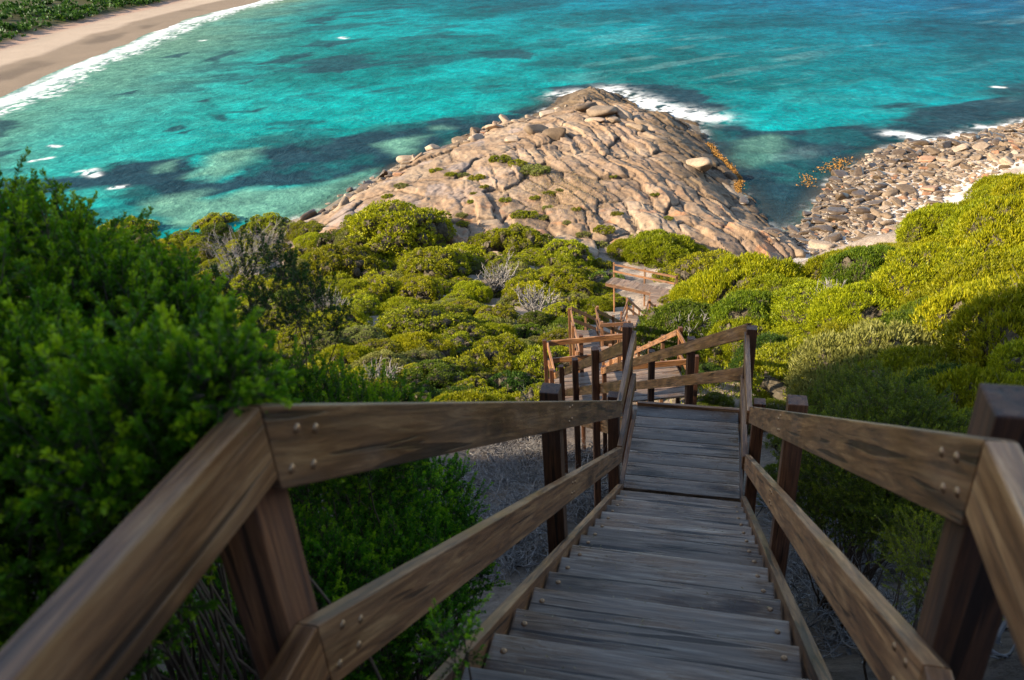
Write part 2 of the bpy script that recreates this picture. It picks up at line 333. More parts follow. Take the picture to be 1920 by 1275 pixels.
lowa = 1 - sm(0.5, 1.6, (Z - SEA) + .8 * (n2 - .5)); C = C + (brown * .6 - C) * (0.8 * lowa)[..., None]
C = C * (0.30 + 0.70 * sm(0.01, 0.06, crack))[..., None]          # lichen and dirt in the joints
me = mesh_np('rock_headland', np.stack([X, Y, Z], -1).reshape(-1, 3), grid_faces(*X.shape), C.reshape(-1, 3), True)
def rock_mat(name, var=0.0, attr=True, base=(0.4, 0.3, 0.2)):
    m, nt = newmat(name); tc = N(nt, 'ShaderNodeTexCoord'); oi = N(nt, 'ShaderNodeObjectInfo')
    if attr: at = N(nt, 'ShaderNodeAttribute'); at.attribute_name = 'col'; c = at.outputs['Color']
    else:
        r0 = ramp(nt, [(0.0, (0.12, 0.080, 0.048)), (0.35, (0.22, 0.155, 0.098)), (0.65, (0.29, 0.21, 0.14)), (0.9, (0.40, 0.30, 0.21)), (0.985, (0.34, 0.16, 0.08))]); nt.links.new(oi.outputs['Random'], r0.inputs[0]); c = r0.outputs[0]
    n1 = noise(nt, tc.outputs['Object'], 1.6, 6, 0.7); n2 = noise(nt, tc.outputs['Object'], 7, 5, 0.7)
    r = ramp(nt, [(0.3, (0.55, 0.53, 0.5)), (0.55, (1, 1, 1)), (0.75, (1.3, 1.28, 1.22))]); nt.links.new(n1.outputs[0], r.inputs[0]); c = mixrgb(nt, c, r.outputs[0], 0.75, 'MULTIPLY')
    r2 = ramp(nt, [(0.3, (0.7, 0.7, 0.7)), (0.6, (1.1, 1.1, 1.1))]); nt.links.new(n2.outputs[0], r2.inputs[0]); c = mixrgb(nt, c, r2.outputs[0], 0.7, 'MULTIPLY')
    b = bump(nt, n1.outputs[0], 0.5, 0.15); b = bump(nt, n2.outputs[0], 0.5, 0.05, b); finish(nt, c, 0.75, b, 0.3); return m
M_ROCK = rock_mat('granite'); M_BOULDER = rock_mat('boulder_granite', attr=False)
tag(link('rock_headland', me, M_ROCK), kind='structure')

# ------------------------------------------------------------------ sea
SEAPOLY = lambda px: lev(px)
DARK = [[(120, 335), (240, 312), (350, 300), (432, 283), (380, 305), (340, 330), (420, 330), (520, 268), (600, 262), (700, 240), (820, 224), (905, 214), (1005, 216), (1040, 212), (960, 245), (870, 265), (800, 297), (740, 312), (700, 345), (690, 320), (560, 348), (480, 348), (440, 365), (330, 368), (280, 375), (150, 352), (60, 380), (-200, 400), (-200, 345)],
        [(548, 136), (560, 122), (610, 108), (700, 98), (705, 122), (640, 140)], [(490, 125), (520, 106), (600, 98), (560, 118)], [(560, 88), (600, 74), (690, 72), (640, 88)], [(290, 250), (330, 235), (340, 242), (310, 250)], [(310, 254), (360, 242), (340, 252)], [(370, 190), (400, 182), (400, 190)],
        [(395, 215), (420, 214), (425, 226), (410, 230)], [(458, 210), (500, 200), (480, 210)], [(445, 157), (482, 147), (465, 158)], [(-60, 225), (20, 228), (60, 245), (0, 256), (-60, 256)], [(-60, 290), (60, 272), (20, 292), (-60, 300)], [(380, 115), (440, 92), (460, 96), (400, 118)], [(200, 180), (260, 168), (250, 176)], [(300, 108), (350, 95), (340, 108)], [(560, 40), (640, 26), (600, 46)],
        [(880, 96), (990, 90), (1000, 110), (940, 108)],
        [(1000, 230), (1010, 195), (1060, 168), (1150, 160), (1240, 164), (1310, 170), (1345, 190), (1350, 210), (1330, 232), (1400, 232), (1500, 245), (1600, 240), (1680, 212), (1760, 198), (1850, 172), (1960, 160), (2300, 120), (2300, 260), (1900, 260), (1640, 300), (1560, 350), (1530, 420), (1430, 450), (1340, 300), (1300, 250), (1150, 200)]]
LIGHT = [[(718, 270), (760, 255), (812, 252), (800, 268), (770, 286), (740, 290)], [(340, 330), (400, 300), (440, 285), (500, 276), (460, 310), (400, 335)], [(285, 318), (330, 306), (315, 318), (290, 322)], [(800, 238), (822, 235), (830, 242), (806, 243)],
         [(1368, 262), (1440, 250), (1460, 262), (1450, 295), (1410, 318), (1390, 310)], [(285, 372), (380, 352), (440, 365), (480, 350), (560, 352), (700, 316), (690, 335), (640, 374), (590, 408), (560, 416), (300, 430)]]
rr = np.concatenate([np.linspace(72, 260, 470), np.geomspace(261, 900, 280), np.geomspace(920, 6000, 40)])
aa = np.linspace(rad(-47), rad(47), 880)
A, R_ = np.meshgrid(aa, rr); X = R_ * np.sin(A); Y = R_ * np.cos(A); P = np.stack([X, Y], -1)
wob = np.stack([fbm(X * .06, Y * .12, 6, 101) - .5, fbm(X * .06, Y * .12, 6, 102) - .5], -1) * 1.5
PW = P + wob * (9 + R_[..., None] * .04)
dk = np.zeros(X.shape)
for pl in DARK:
    w = SEAPOLY(pl); size = np.sqrt(np.abs(np.sum(w[:, 0] * np.roll(w[:, 1], -1) - w[:, 1] * np.roll(w[:, 0], -1)) / 2)); s = np.clip(size * .06, .6, 1.8)
    s = max(s, size * .10 if size < 40 else 0); dk = np.maximum(dk, (sm(-s, s, sdist(P + wob * (size * .7 if size < 40 else 14), w))) * (.8 if size < 40 else 1))
lt = np.zeros(X.shape)
for pl in LIGHT: lt = np.maximum(lt, sm(-2.0, 2.5, sdist(P + wob * 6, SEAPOLY(pl))))
BEACH_PX = [(-420, 330), (-200, 250), (0, 183), (100, 132), (200, 96), (300, 52), (400, 22), (480, 2), (560, -22), (700, -60)]
BW = lev(BEACH_PX); BW = np.vstack([BW, [(-150, 1500), (-3000, 1500), (-3000, 60), (-300, 60)]])
db = -sdist(P, BW)                                                # metres out from the far beach
deep = sm(-130, 170, X + (Y - 150) * .45 - 80)
turq = np.array([0.000, 0.185, 0.172]); blue = np.array([0.000, 0.052, 0.112]); palew = np.array([0.10, 0.235, 0.17]); greensand = np.array([0.12, 0.18, 0.11]); weed = np.array([0.010, 0.035, 0.048])
C = turq + (blue - turq) * deep[..., None]
C = C + (blue - C) * (0.7 * sm(250, 600, R_) * sm(-90, 40, X))[..., None]
n3 = fbm(X * .024, Y * .024, 4, 111); n4 = fbm(X * .16 + Y * .05, Y * .13, 5, 112)
C = C * (0.66 + 0.62 * sm(.3, .7, n3))[..., None]
C = C * (0.62 + 0.76 * n4)[..., None]
shoal = (1 - sm(12, 70, db + 30 * (n3 - .5))); C = C + (greensand - C) * (0.9 * shoal)[..., None]
C = C + (palew * .8 - C) * (0.16 * sm(.5, .7, fbm(X * .1, Y * .16, 4, 115)) * (1 - sm(120, 240, Y)) * (1 - deep))[..., None]
leftw = sm(-30, -110, X) * (1 - sm(220, 420, Y)); C = C + (np.array([0.05, 0.22, 0.17]) - C) * (0.5 * leftw)[..., None]
dk = dk * (0.72 + 0.28 * sm(.3, .5, n4)); mott = np.clip(sm(.56, .68, fbm(X * .05, Y * .11, 4, 118)) * (1 - sm(-20, 60, X)) * .55, 0, 1)
C = C + (weed * (0.7 + .6 * n4[..., None]) - C) * np.maximum(dk, mott * sm(.0, 1., 1 - shoal))[..., None]
C = C + (palew * (0.85 + .3 * n4[..., None]) - C) * (lt * (.9 - .35 * sm(10, 30, X)))[..., None]
dshore = -sdist(P, SHORE)
# foam: surf along the far beach, wash round the headland, lines on the boulder shore
fo = np.zeros(X.shape)
fn = fbm(X * .22, Y * .22, 4, 121); fn2 = fbm(X * .9, Y * .9, 3, 122)
band = np.exp(-((db - 6 - 9 * (fn - .5)) / 4.0) ** 2); fo = np.maximum(fo, band * (0.55 + 1.1 * fn2) * sm(.25, .45, fn + .12))
band2 = np.exp(-((db - 13 - 10 * (fn - .5)) / 3.0) ** 2); fo = np.maximum(fo, band2 * sm(.42, .62, fn2))
tip = lev([(1060, 178), (1140, 168), (1215, 196), (1275, 212), (1325, 222)]); 
dt = np.full(X.shape, 1e9)
for a, b in zip(tip[:-1], tip[1:]):
    e = b - a; t = np.clip(((P - a) @ e) / (e @ e), 0, 1); dt = np.minimum(dt, np.linalg.norm(P - a - t[..., None] * e, axis=-1))
fo = np.maximum(fo, np.exp(-(dt / 3.6) ** 2) * sm(.38, .62, .6 * fn2 + .5 * fbm(X * .35, Y * .35, 3, 127)) * 1.25)
fo = np.maximum(fo, np.exp(-((dshore - .8) / 1.0) ** 2) * sm(.5, .66, .5 * fn + .5 * fn2) * .7)
for pts, w_ in (([(1675, 250), (1720, 258), (1760, 262), (1810, 250)], 1.6), ([(1835, 238), (1880, 240), (1920, 226)], 1.3), ([(150, 322), (180, 330), (175, 318)], .8), ([(212, 352), (232, 350)], .7), ([(640, 70), (646, 72)], 1.1), ([(1300, 208), (1312, 212)], .8), ([(95, 273), (110, 275)], .6), ([(1866, 163), (1878, 164)], .6), ([(60, 302), (95, 296)], .6), ([(378, 76), (382, 76)], 1.0)):
    w = lev(pts)
    for a, b in zip(w[:-1], w[1:]):
        e = b - a; t = np.clip(((P - a) @ e) / (e @ e), 0, 1); q = np.linalg.norm(P - a - t[..., None] * e, axis=-1)
        fo = np.maximum(fo, np.exp(-(q / w_) ** 2) * sm(.3, .55, fn2) * 1.2)
fo = np.clip(fo, 0, 1)
streak = sm(.55, .75, fbm((X * .94 + Y * .34) * .06, (-X * .34 + Y * .94) * .16, 5, 131)) * sm(.4, .6, fbm(X * .03, Y * .03, 2, 132)) * sm(0, 40, X) * (1 - sm(190, 330, Y))
C = C + (np.array([.30, .45, .42]) - C) * (streak * .13)[..., None]
C = C + (np.array([.72, .73, .70]) - C) * fo[..., None]
alpha = np.clip(np.maximum(0.55 + .45 * sm(0.3, 7.0, dshore), fo), 0, 1)
alpha = np.where(dshore < 0, 0.6, alpha)
me = mesh_np('sea', np.stack([X, Y, np.full(X.shape, SEA)], -1).reshape(-1, 3), grid_faces(*X.shape), np.concatenate([C, alpha[..., None]], -1).reshape(-1, 4), True)
def sea_mat():
    m, nt = newmat('sea_water'); at = N(nt, 'ShaderNodeAttribute'); at.attribute_name = 'col'; g = N(nt, 'ShaderNodeNewGeometry'); p = g.outputs['Position']
    mp = mapping(nt, p, (0.85, 0.7, 1)); mp.inputs['Rotation'].default_value = (0, 0, rad(14))
    w1 = noise(nt, mp.outputs[0], 0.22, 6, 0.68, 0.4); w2 = noise(nt, mp.outputs[0], 1.1, 4, 0.65, 0.3)
    r = ramp(nt, [(0.38, (0.5, 0.55, 0.6)), (0.5, (1, 1, 1)), (0.62, (1.45, 1.38, 1.34))]); nt.links.new(w1.outputs[0], r.inputs[0])
    r2 = ramp(nt, [(0.35, (0.6, 0.65, 0.7)), (0.55, (1.05, 1.05, 1.05)), (0.7, (2.0, 1.7, 1.6))]); nt.links.new(w2.outputs[0], r2.inputs[0])
    c = mixrgb(nt, at.outputs['Color'], r.outputs[0], 0.55, 'MULTIPLY'); c = mixrgb(nt, c, r2.outputs[0], 0.6, 'MULTIPLY')
    b = bump(nt, w1.outputs[0], 0.6, 1.0); b = bump(nt, w2.outputs[0], 0.7, 0.25, b)
    hs = N(nt, 'ShaderNodeHueSaturation'); hs.inputs['Saturation'].default_value = 1.0; nt.links.new(c, hs.inputs['Color'])
    d = N(nt, 'ShaderNodeBsdfDiffuse'); nt.links.new(hs.outputs[0], d.inputs['Color']); nt.links.new(b, d.inputs['Normal'])
    gl = N(nt, 'ShaderNodeBsdfGlossy'); gl.inputs['Roughness'].default_value = 0.25; nt.links.new(b, gl.inputs['Normal'])
    fr = N(nt, 'ShaderNodeFresnel'); fr.inputs['IOR'].default_value = 1.2; nt.links.new(b, fr.inputs['Normal'])
    fm = N(nt, 'ShaderNodeMath', operation='MULTIPLY'); fm.inputs[1].default_value = 0.12; nt.links.new(fr.outputs[0], fm.inputs[0])
    mx = N(nt, 'ShaderNodeMixShader'); nt.links.new(fm.outputs[0], mx.inputs[0]); nt.links.new(d.outputs[0], mx.inputs[1]); nt.links.new(gl.outputs[0], mx.inputs[2])
    tr = N(nt, 'ShaderNodeBsdfTransparent'); m2 = N(nt, 'ShaderNodeMixShader'); nt.links.new(at.outputs['Alpha'], m2.inputs[0]); nt.links.new(tr.outputs[0], m2.inputs[1]); nt.links.new(mx.outputs[0], m2.inputs[2])
    o = N(nt, 'ShaderNodeOutputMaterial'); nt.links.new(m2.outputs[0], o.inputs[0]); return m
tag(link('sea', me, sea_mat()), kind='structure')

# far beach and dune
off = [(-14, SEA - 0.6), (0, SEA + 0.05), (9, SEA + .35), (22, SEA + 1.0), (36, SEA + 1.4), (46, SEA + 2.0), (54, SEA + 4.0), (80, SEA + 8), (130, SEA + 10), (400, SEA + 16)]
line = np.vstack([[(-160, 60), (-150, 130)], lev(BEACH_PX)[2:], [(-95, 700), (-60, 900), (0, 1300)]])
seg = np.linalg.norm(np.diff(line, axis=0), axis=1); L = np.concatenate([[0], np.cumsum(seg)]); ts = np.arange(0, L[-1], 4.0)
lp = np.stack([np.interp(ts, L, line[:, 0]), np.interp(ts, L, line[:, 1])], -1)
k = np.ones(11) / 11; lps = np.stack([np.convolve(np.pad(lp[:, i], 5, 'edge'), k, 'valid') for i in (0, 1)], -1)
tg = np.gradient(lps, axis=0); tg /= np.linalg.norm(tg, axis=1, keepdims=True); nl = np.stack([-tg[:, 1], tg[:, 0]], -1)
oo = np.concatenate([np.arange(-14, 66, 1.5), np.geomspace(66, 400, 30)]); oz = np.interp(oo, [a for a, b in off], [b for a, b in off])
PX3 = lps[:, None, :] + nl[:, None, :] * oo[None, :, None]; X = PX3[..., 0]; Y = PX3[..., 1]
nb = fbm(X * .05, Y * .05, 4, 201)
wv = oo[None, :] + 8 * (nb - .5); Z = np.interp(wv, [a for a, b in off], [b for a, b in off]) + 1.6 * sm(52, 70, wv) * (fbm(X * .12, Y * .12, 3, 203) - .5)
dry = np.array([.46, .35, .25]); wets = np.array([.26, .19, .125]); scr = np.array([.075, .07, .022])
C = wets + (dry - wets) * sm(19, 23, wv)[..., None]; C = C * (.9 + .2 * fbm(X * .2, Y * .2, 3, 207))[..., None]
C = C + (np.array([.10, .07, .045]) - C) * (.6 * sm(.52, .62, fbm(X * .03, Y * .05, 3, 209)) * sm(6, 9, wv) * (1 - sm(14, 19, wv)))[..., None]
C = C + (np.array([.42, .25, .17]) - C) * (sm(37, 44, wv) * .8)[..., None]; C = C + (scr - C) * sm(46, 51, wv)[..., None]
me = mesh_np('beach', np.stack([X, Y, Z], -1).reshape(-1, 3), grid_faces(*X.shape), C.reshape(-1, 3), True)
tag(link('beach', me, M_GROUND), kind='structure')

# ------------------------------------------------------------------ leaf and twig builders
def leaves(base, direc, length, width, tint, side=None):
    n = len(base); d = direc / np.linalg.norm(direc, axis=1, keepdims=True)
    s = np.cross(d, rng.normal(size=(n, 3))); s /= np.linalg.norm(s, axis=1, keepdims=True) + 1e-9
    length = np.broadcast_to(length, n)[:, None]; width = np.broadcast_to(width, n)[:, None]
    V = np.stack([base, base + d * length * .55 + s * width * .5, base + d * length, base + d * length * .55 - s * width * .5], 1)
    return V.reshape(-1, 3), np.arange(4 * n).reshape(-1, 4), np.repeat(tint, 4)
def tubes(paths, r0, r1, sides=3):
    V = []; Fc = []; o = 0
    for P, a, b in zip(paths, r0, r1):
        n = len(P); t = np.gradient(P, axis=0); t /= np.linalg.norm(t, axis=1, keepdims=True) + 1e-9
        ref = np.array([.3, .9, .2]); u = np.cross(t, ref); u /= np.linalg.norm(u, axis=1, keepdims=True) + 1e-9; w = np.cross(t, u)
        r = np.linspace(a, b, n)[:, None]
        for k in range(sides):
            an = 2 * math.pi * k / sides; V.append(P + r * (u * math.cos(an) + w * math.sin(an)))
        i = np.arange(n - 1)
        for k in range(sides):
            k2 = (k + 1) % sides; Fc.append(np.stack([o + k * n + i, o + k2 * n + i, o + k2 * n + i + 1, o + k * n + i + 1], -1))
        o += n * sides
    return np.vstack(V), np.vstack(Fc)
def wander(p, d, L, n=6, jit=.25, grav=0.0):
    P = [np.array(p, float)]; d = np.array(d, float); d /= np.linalg.norm(d)
    for k in range(n):
        d = d + rng.normal(size=3) * jit + np.array([0, 0, grav]); d /= np.linalg.norm(d); P.append(P[-1] + d * L / n)
    return np.array(P)
def branchwork(radius, height, n, spread=1.0, thick=.035, twigs=3):
    """limbs from the base fanning out to the crown"""
    ps = []; a0 = []; a1 = []
    for i in range(n):
        an = rng.uniform(0, 2 * math.pi); rr_ = radius * rng.uniform(.35, .95) * spread
        end = np.array([math.cos(an) * rr_, math.sin(an) * rr_, height * rng.uniform(.5, .95)])
        P = wander([0, 0, -.2], end + [0, 0, .2], np.linalg.norm(end), 6, .18); P = P + (end - P[-1]) * np.linspace(0, 1, 7)[:, None]
        ps.append(P); a0.append(thick * rng.uniform(.6, 1.1)); a1.append(thick * .25)
        for k in range(twigs):
            j = rng.integers(2, 6); q = wander(P[j], (P[j] - P[0]) + rng.normal(size=3) * .6 * radius, radius * rng.uniform(.3, .6), 4, .3); ps.append(q); a0.append(thick * .35); a1.append(thick * .12)
    return tubes(ps, a0, a1)
def crown_mesh(name, R, H, lobes, lobe_r, dens, leaf_l, leaf_w, per=5, up=0.35, spread=.75, bare=0.06, flat=.75):
    """a lumpy dome: leaf tufts over many overlapping lobes"""
    g = rng
    cen = []; rad_ = []
    while len(cen) < lobes:
        an = g.uniform(0, 2 * math.pi); ph = math.acos(g.uniform(-0.12, 1)); r = .5 + .5 * g.uniform(.3, 1) ** .5
        lr = lobe_r * g.uniform(.65, 1.25)
        cen.append([(R - lr * .8) * r * math.sin(ph) * math.cos(an), (R - lr * .8) * r * math.sin(ph) * math.sin(an), H * .30 + (H * .7 - lr * .8) * r * max(math.cos(ph), -.2)]); rad_.append(lr)
    cen = np.array(cen); rad_ = np.array(rad_)
    nt_ = (dens * 4 * math.pi * rad_ ** 2 * .6).astype(int); idx = np.repeat(np.arange(lobes), nt_)
    d = g.normal(size=(len(idx), 3)); d[:, 2] = d[:, 2] * .9 + .35; d /= np.linalg.norm(d, axis=1, keepdims=True)
    rr_ = rad_[idx] * (0.86 + .2 * g.random(len(idx))); P = cen[idx] + d * rr_[:, None] * np.array([1, 1, flat])
    keep = P[:, 2] > 0.02
    for c, r in zip(cen, rad_): keep &= ~(np.linalg.norm((P - c) / np.array([1, 1, flat]), axis=1) < r * .80)
    hole = fbm(P[:, 0] * 1.4 / R * 2 + 5, P[:, 1] * 1.4 / R * 2 + P[:, 2] * 2 / R, 2, int(g.integers(1000)))
    keep &= hole > (.27 + bare * 1.2); P = P[keep]; d = d[keep]; idx = idx[keep]
    n = len(P); ax = d * (1 - up) + np.array([0, 0, up])
    b = np.repeat(P, per, 0); a = np.repeat(ax, per, 0) + g.normal(size=(n * per, 3)) * spread * .6
    ll = leaf_l * g.uniform(.6, 1.25, n * per); tint = np.clip(np.repeat(g.normal(.5, .16, n), per) + g.normal(0, .14, n * per) + .12 * (np.repeat(_h(idx * 7, idx * 3, 5), per) - .5), 0, 1)
    b = b + g.normal(size=b.shape) * leaf_l * .25
    V, Fc, T = leaves(b, a, ll, leaf_w * g.uniform(.7, 1.3, n * per), tint)
    return mesh_np(name, V, Fc, fattr={'tint': T}), cen, rad_
def inner_mesh(name, cen, rad_, k=.52):
    """dry inner twigs, with solid dark cores added to stand in for crown shade"""
    ps = []; a0 = []; a1 = []
    for c, r in zip(cen, rad_):
        for q in range(14):
            d = rng.normal(size=3); d[2] = abs(d[2]) * .6 + .1; d /= np.linalg.norm(d); s = c * .55 + rng.normal(size=3) * r * .25
            ps.append(wander(s, (c + d * r * .95) - s, np.linalg.norm(c + d * r * .92 - s), 4, .12)); a0.append(.018 * r + .006); a1.append(.004)
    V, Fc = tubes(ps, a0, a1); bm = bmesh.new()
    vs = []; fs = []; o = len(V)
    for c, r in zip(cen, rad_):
        bmesh.ops.create_icosphere(bm, subdivisions=2, radius=float(r) * k, matrix=Matrix.Translation(Vector(c * .97)))  # solid dark cores, added so the gaps between leaves look shaded
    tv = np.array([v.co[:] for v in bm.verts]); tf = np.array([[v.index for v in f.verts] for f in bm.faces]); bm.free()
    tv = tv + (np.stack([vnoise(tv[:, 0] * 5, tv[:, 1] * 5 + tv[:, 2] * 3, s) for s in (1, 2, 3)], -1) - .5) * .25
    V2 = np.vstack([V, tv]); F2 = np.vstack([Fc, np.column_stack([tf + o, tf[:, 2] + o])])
    me = bpy.data.meshes.new(name); me.from_pydata(V2.tolist(), [], [list(dict.fromkeys(f)) for f in F2.tolist()]); me.update(); return me

PROTO = {}
def proto(kind, i, **kw):
    me, cen, rd = crown_mesh(kind + '_crown', **kw); inn = inner_mesh(kind + '_twigs_and_cores', cen, rd)
    PROTO.setdefault(kind, []).append((me, inn, kw['R'], kw['H']))
for i in range(3): proto('dome', i, R=2.6, H=2.3, lobes=70, lobe_r=.50, dens=75, leaf_l=.095, leaf_w=.05, per=6, up=.25, bare=.05)
for i in range(3): proto('soft', i, R=2.2, H=1.7, lobes=52, lobe_r=.70, dens=120, leaf_l=.12, leaf_w=.028, per=6, up=.6, spread=.6, bare=.02)
for i in range(2): proto('scrub', i, R=1.5, H=1.1, lobes=26, lobe_r=.38, dens=90, leaf_l=.11, leaf_w=.035, per=6, up=.5, bare=.10)
proto('mat', 0, R=1.6, H=.55, lobes=16, lobe_r=.38, dens=70, leaf_l=.12, leaf_w=.07, per=5, up=.6, bare=.04)
proto('feather', 0, R=1.5, H=1.5, lobes=24, lobe_r=.5, dens=230, leaf_l=.085, leaf_w=.014, per=8, up=.6, spread=.7, bare=.05)
LEAFM = {'dome': M_LEAF_DOME, 'soft': M_LEAF_SOFT, 'scrub': M_LEAF_PALE, 'mat': M_LEAF_SOFT, 'feather': M_LEAF_SOFT}
_pc = {}
def shrub(kind, x, y, r, label, group=None, z=None, hscale=1.0, leafm=None, name='shrub', sink=.15):
    k = rng.integers(len(PROTO[kind])); me, inn, R, H = PROTO[kind][k]; s = r / R
    lm = leafm or LEAFM[kind]; key = (kind, int(k), lm.name)
    if key not in _pc:
        m1 = me.copy(); m1.materials.append(lm)
        if not inn.materials: inn.materials.append(M_INNER)
        _pc[key] = (m1, inn)
    m1, m2 = _pc[key]
    if z is None: z = float(terrain(x, y))
    e = empty(name, (x, y, z - sink * r), rng.uniform(0, 6.28)); e.scale = (s, s, s * hscale)
    link('crown', m1, None, e); link('branches', m2, None, e); tag(e, label, 'shrub', group); return e  # branches part: inner twigs plus the added dark cores

# ------------------------------------------------------------------ timber stair and boardwalk
_bolt_me = None
def bolt_mesh():
    global _bolt_me
    if _bolt_me: return _bolt_me
    bm = bmesh.new(); rings = [(0.0105, 0), (0.0100, .002), (0.0075, .0045), (0.004, .006)]
    prev = None
    for r, z in rings:
        ring = [bm.verts.new((r * math.cos(2 * math.pi * i / 12), r * math.sin(2 * math.pi * i / 12), z)) for i in range(12)]
        if prev:
            for i in range(12): bm.faces.new((prev[i], prev[(i + 1) % 12], ring[(i + 1) % 12], ring[i]))
        prev = ring
    bm.faces.new(prev); me = bpy.data.meshes.new('bolt'); bm.to_mesh(me); bm.free()
    for p in me.polygons: p.use_smooth = True
    me.materials.append(M_BOLT); _bolt_me = me; return me
def add_bolt(parent, loc, rot=None, s=1.0):
    o = bpy.data.objects.new('bolt', bolt_mesh()); scene.collection.objects.link(o); o.parent = parent; o.location = loc
    if rot: o.rotation_euler = rot
    o.scale = (s, s, s); return o
def beam(name, parent, p0, p1, w, h, mat, up=(0, 0, 1), vcut=False, bev=.004, warp=0.0, miter=(0, 0)):
    """board from p0 to p1 (centre line), w across, h along up"""
    p0 = Vector(p0); p1 = Vector(p1); Xa = (p1 - p0); L = Xa.length; Xa.normalize(); U = Vector(up)
    Ya = U.cross(Xa).normalized(); Za = Xa.cross(Ya).normalized()
    bm = bmesh.new(); vs = []; ns = 5 if warp else 1
    for k in range(ns + 1):
        f = k / ns
        for (y, z) in ((-w / 2, -h / 2), (w / 2, -h / 2), (w / 2, h / 2), (-w / 2, h / 2)):
            x = f * L
            if k in (0, ns):
                if vcut: x += z * U.dot(Xa) / U.dot(Za)
                x += y * math.tan(miter[0] if k == 0 else miter[1])
            dz = warp * math.sin(f * math.pi) if warp else 0
            vs.append(bm.verts.new((x, y, z + dz)))
    for k in range(ns):
        a = k * 4; b = a + 4
        for i in range(4): bm.faces.new((vs[a + i], vs[a + (i + 1) % 4], vs[b + (i + 1) % 4], vs[b + i]))
    bm.faces.new((vs[3], vs[2], vs[1], vs[0])); e = ns * 4; bm.faces.new((vs[e], vs[e + 1], vs[e + 2], vs[e + 3]))
    bmesh.ops.recalc_face_normals(bm, faces=bm.faces)
    if bev:
        es = [e for e in bm.edges if e.calc_face_angle(0) > .5]; bmesh.ops.bevel(bm, geom=es, offset=bev, segments=2, affect='EDGES', profile=.6)
    me = bpy.data.meshes.new(name); bm.to_mesh(me); bm.free()
    for p in me.polygons: p.use_smooth = False
    o = link(name, me, mat, parent)
    m = Matrix((Xa, Ya, Za)).transposed().to_4x4(); m.translation = p0; o.matrix_basis = m; return o

class Frame:
    def __init__(s, name, label, origin, heading, z, cat='stair', group=None, a0=0.0, l0=0.0):
        hd = rad(heading); s.e = np.array([math.sin(hd), math.cos(hd)]); s.t = np.array([math.cos(hd), -math.sin(hd)])
        s.o = np.array(origin, float); s.a0 = a0; s.l0 = l0; s.z0 = z; w = s.o + s.e * a0 + s.t * l0
        s.root = tag(empty(name, (w[0], w[1], z), -hd), label, cat, group)
    def p(s, a, l, z): return (l - s.l0, a - s.a0, z - s.z0)
    def w(s, a, l): return s.o + s.e * a + s.t * l
    def ground(s, a, l): w = s.w(a, l); return float(terrain(w[0], w[1]))
def post(fr, a, l, top, mat, size=.095, bottom=None, tilt=0.0):
    b = fr.ground(a, l) - .3 if bottom is None else bottom
    b = min(b, top - .8)
    return beam('post', fr.root, fr.p(a, l, b), fr.p(a + tilt * .01, l + tilt * .01, top), size, size, mat, up=(0, 1, 0), bev=.005)
def railing(fr, a0, z0, a1, z1, l, mat, name='top_rail', depth=.14, thick=.045, l1=None, warp=0.0):
    pitch = math.atan2(z1 - z0, a1 - a0) if l1 is None else 0; hv = depth / math.cos(pitch) / 2
    return beam(name, fr.root, fr.p(a0, l, z0 - hv), fr.p(a1, l if l1 is None else l1, z1 - hv), thick, depth, mat, vcut=True, warp=warp)
def tread_row(fr, a_front, z, l0, l1, depth, mat, n=1, bolts=False, name='tread', th=.045, inset=.05):
    o = None
    w = depth
    yc = a_front - w / 2
    jz = rng.uniform(-.002, .002); ja = rng.uniform(-.0025, .0025)
    o = beam(name, fr.root, fr.p(yc + ja, l0, z - th / 2 + jz), fr.p(yc - ja, l1, z - th / 2 + jz * .3), w, th, mat, bev=.004)
    if bolts:
        for x in (inset, (l1 - l0) - inset):
            for y in (-w * .27, w * .27): add_bolt(o, (x + rng.uniform(-.006, .006), y + rng.uniform(-.006, .006), th / 2), None, 1.15)
    return o
GO, RI = .29, .1886; SL = RI / GO

# top landing, where the camera stands
TOPR = {-1: -.655, 1: -.73}; JA = {-1: .9, 1: 1.07}
F0 = Frame('landing', 'top timber landing with level two-rail fence at the head of the stair', (0, 0), 15.456, -1.65, 'landing', a0=.2)
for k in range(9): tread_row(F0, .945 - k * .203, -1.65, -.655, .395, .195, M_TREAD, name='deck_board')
for l, s in ((-.6825, -1), (.4275, 1)):
    railing(F0, -1.2, TOPR[s], JA[s], TOPR[s], l, M_RAIL)
    railing(F0, -1.2, TOPR[s] - .485, JA[s], TOPR[s] - .485, l, M_RAIL, 'lower_rail')
    post(F0, -.9, l + s * .072, -.58, M_POST)
# first flight
F1 = Frame('stair_flight', 'long straight timber flight with bolted wet treads running down from the camera', (0, 0), 15.456, -1.65, 'stair', a0=.95)
for k in range(1, 17):
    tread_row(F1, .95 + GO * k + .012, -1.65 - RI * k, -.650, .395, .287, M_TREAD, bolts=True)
for l, s in ((-.6825, -1), (.4275, 1)):
    a0 = JA[s]; top0 = TOPR[s]; zt = -3.85
    a1 = a0 + (top0 - zt) / SL
    railing(F1, a0 + .002, top0, a1, zt, l, M_RAIL); railing(F1, a0 + .002, top0 - .485, a1, zt - .50, l, M_RAIL, 'lower_rail')
    z_s = lambda a: -1.65 - SL * (a - .95) + .03
    railing(F1, .55, z_s(.55), 5.87, z_s(5.87), l, M_RAIL, 'stringer', .26, .045)
    for a in ((.93, 3.40, 6.0) if s < 0 else (1.22, 3.75, 6.05)):
        top = top0 - SL * max(0, a - a0) + (.075 if a < 5 else .06)
        post(F1, a, l + s * .0725, top - (.20 if (s < 0 and a < 1) else 0), M_POST, .1)
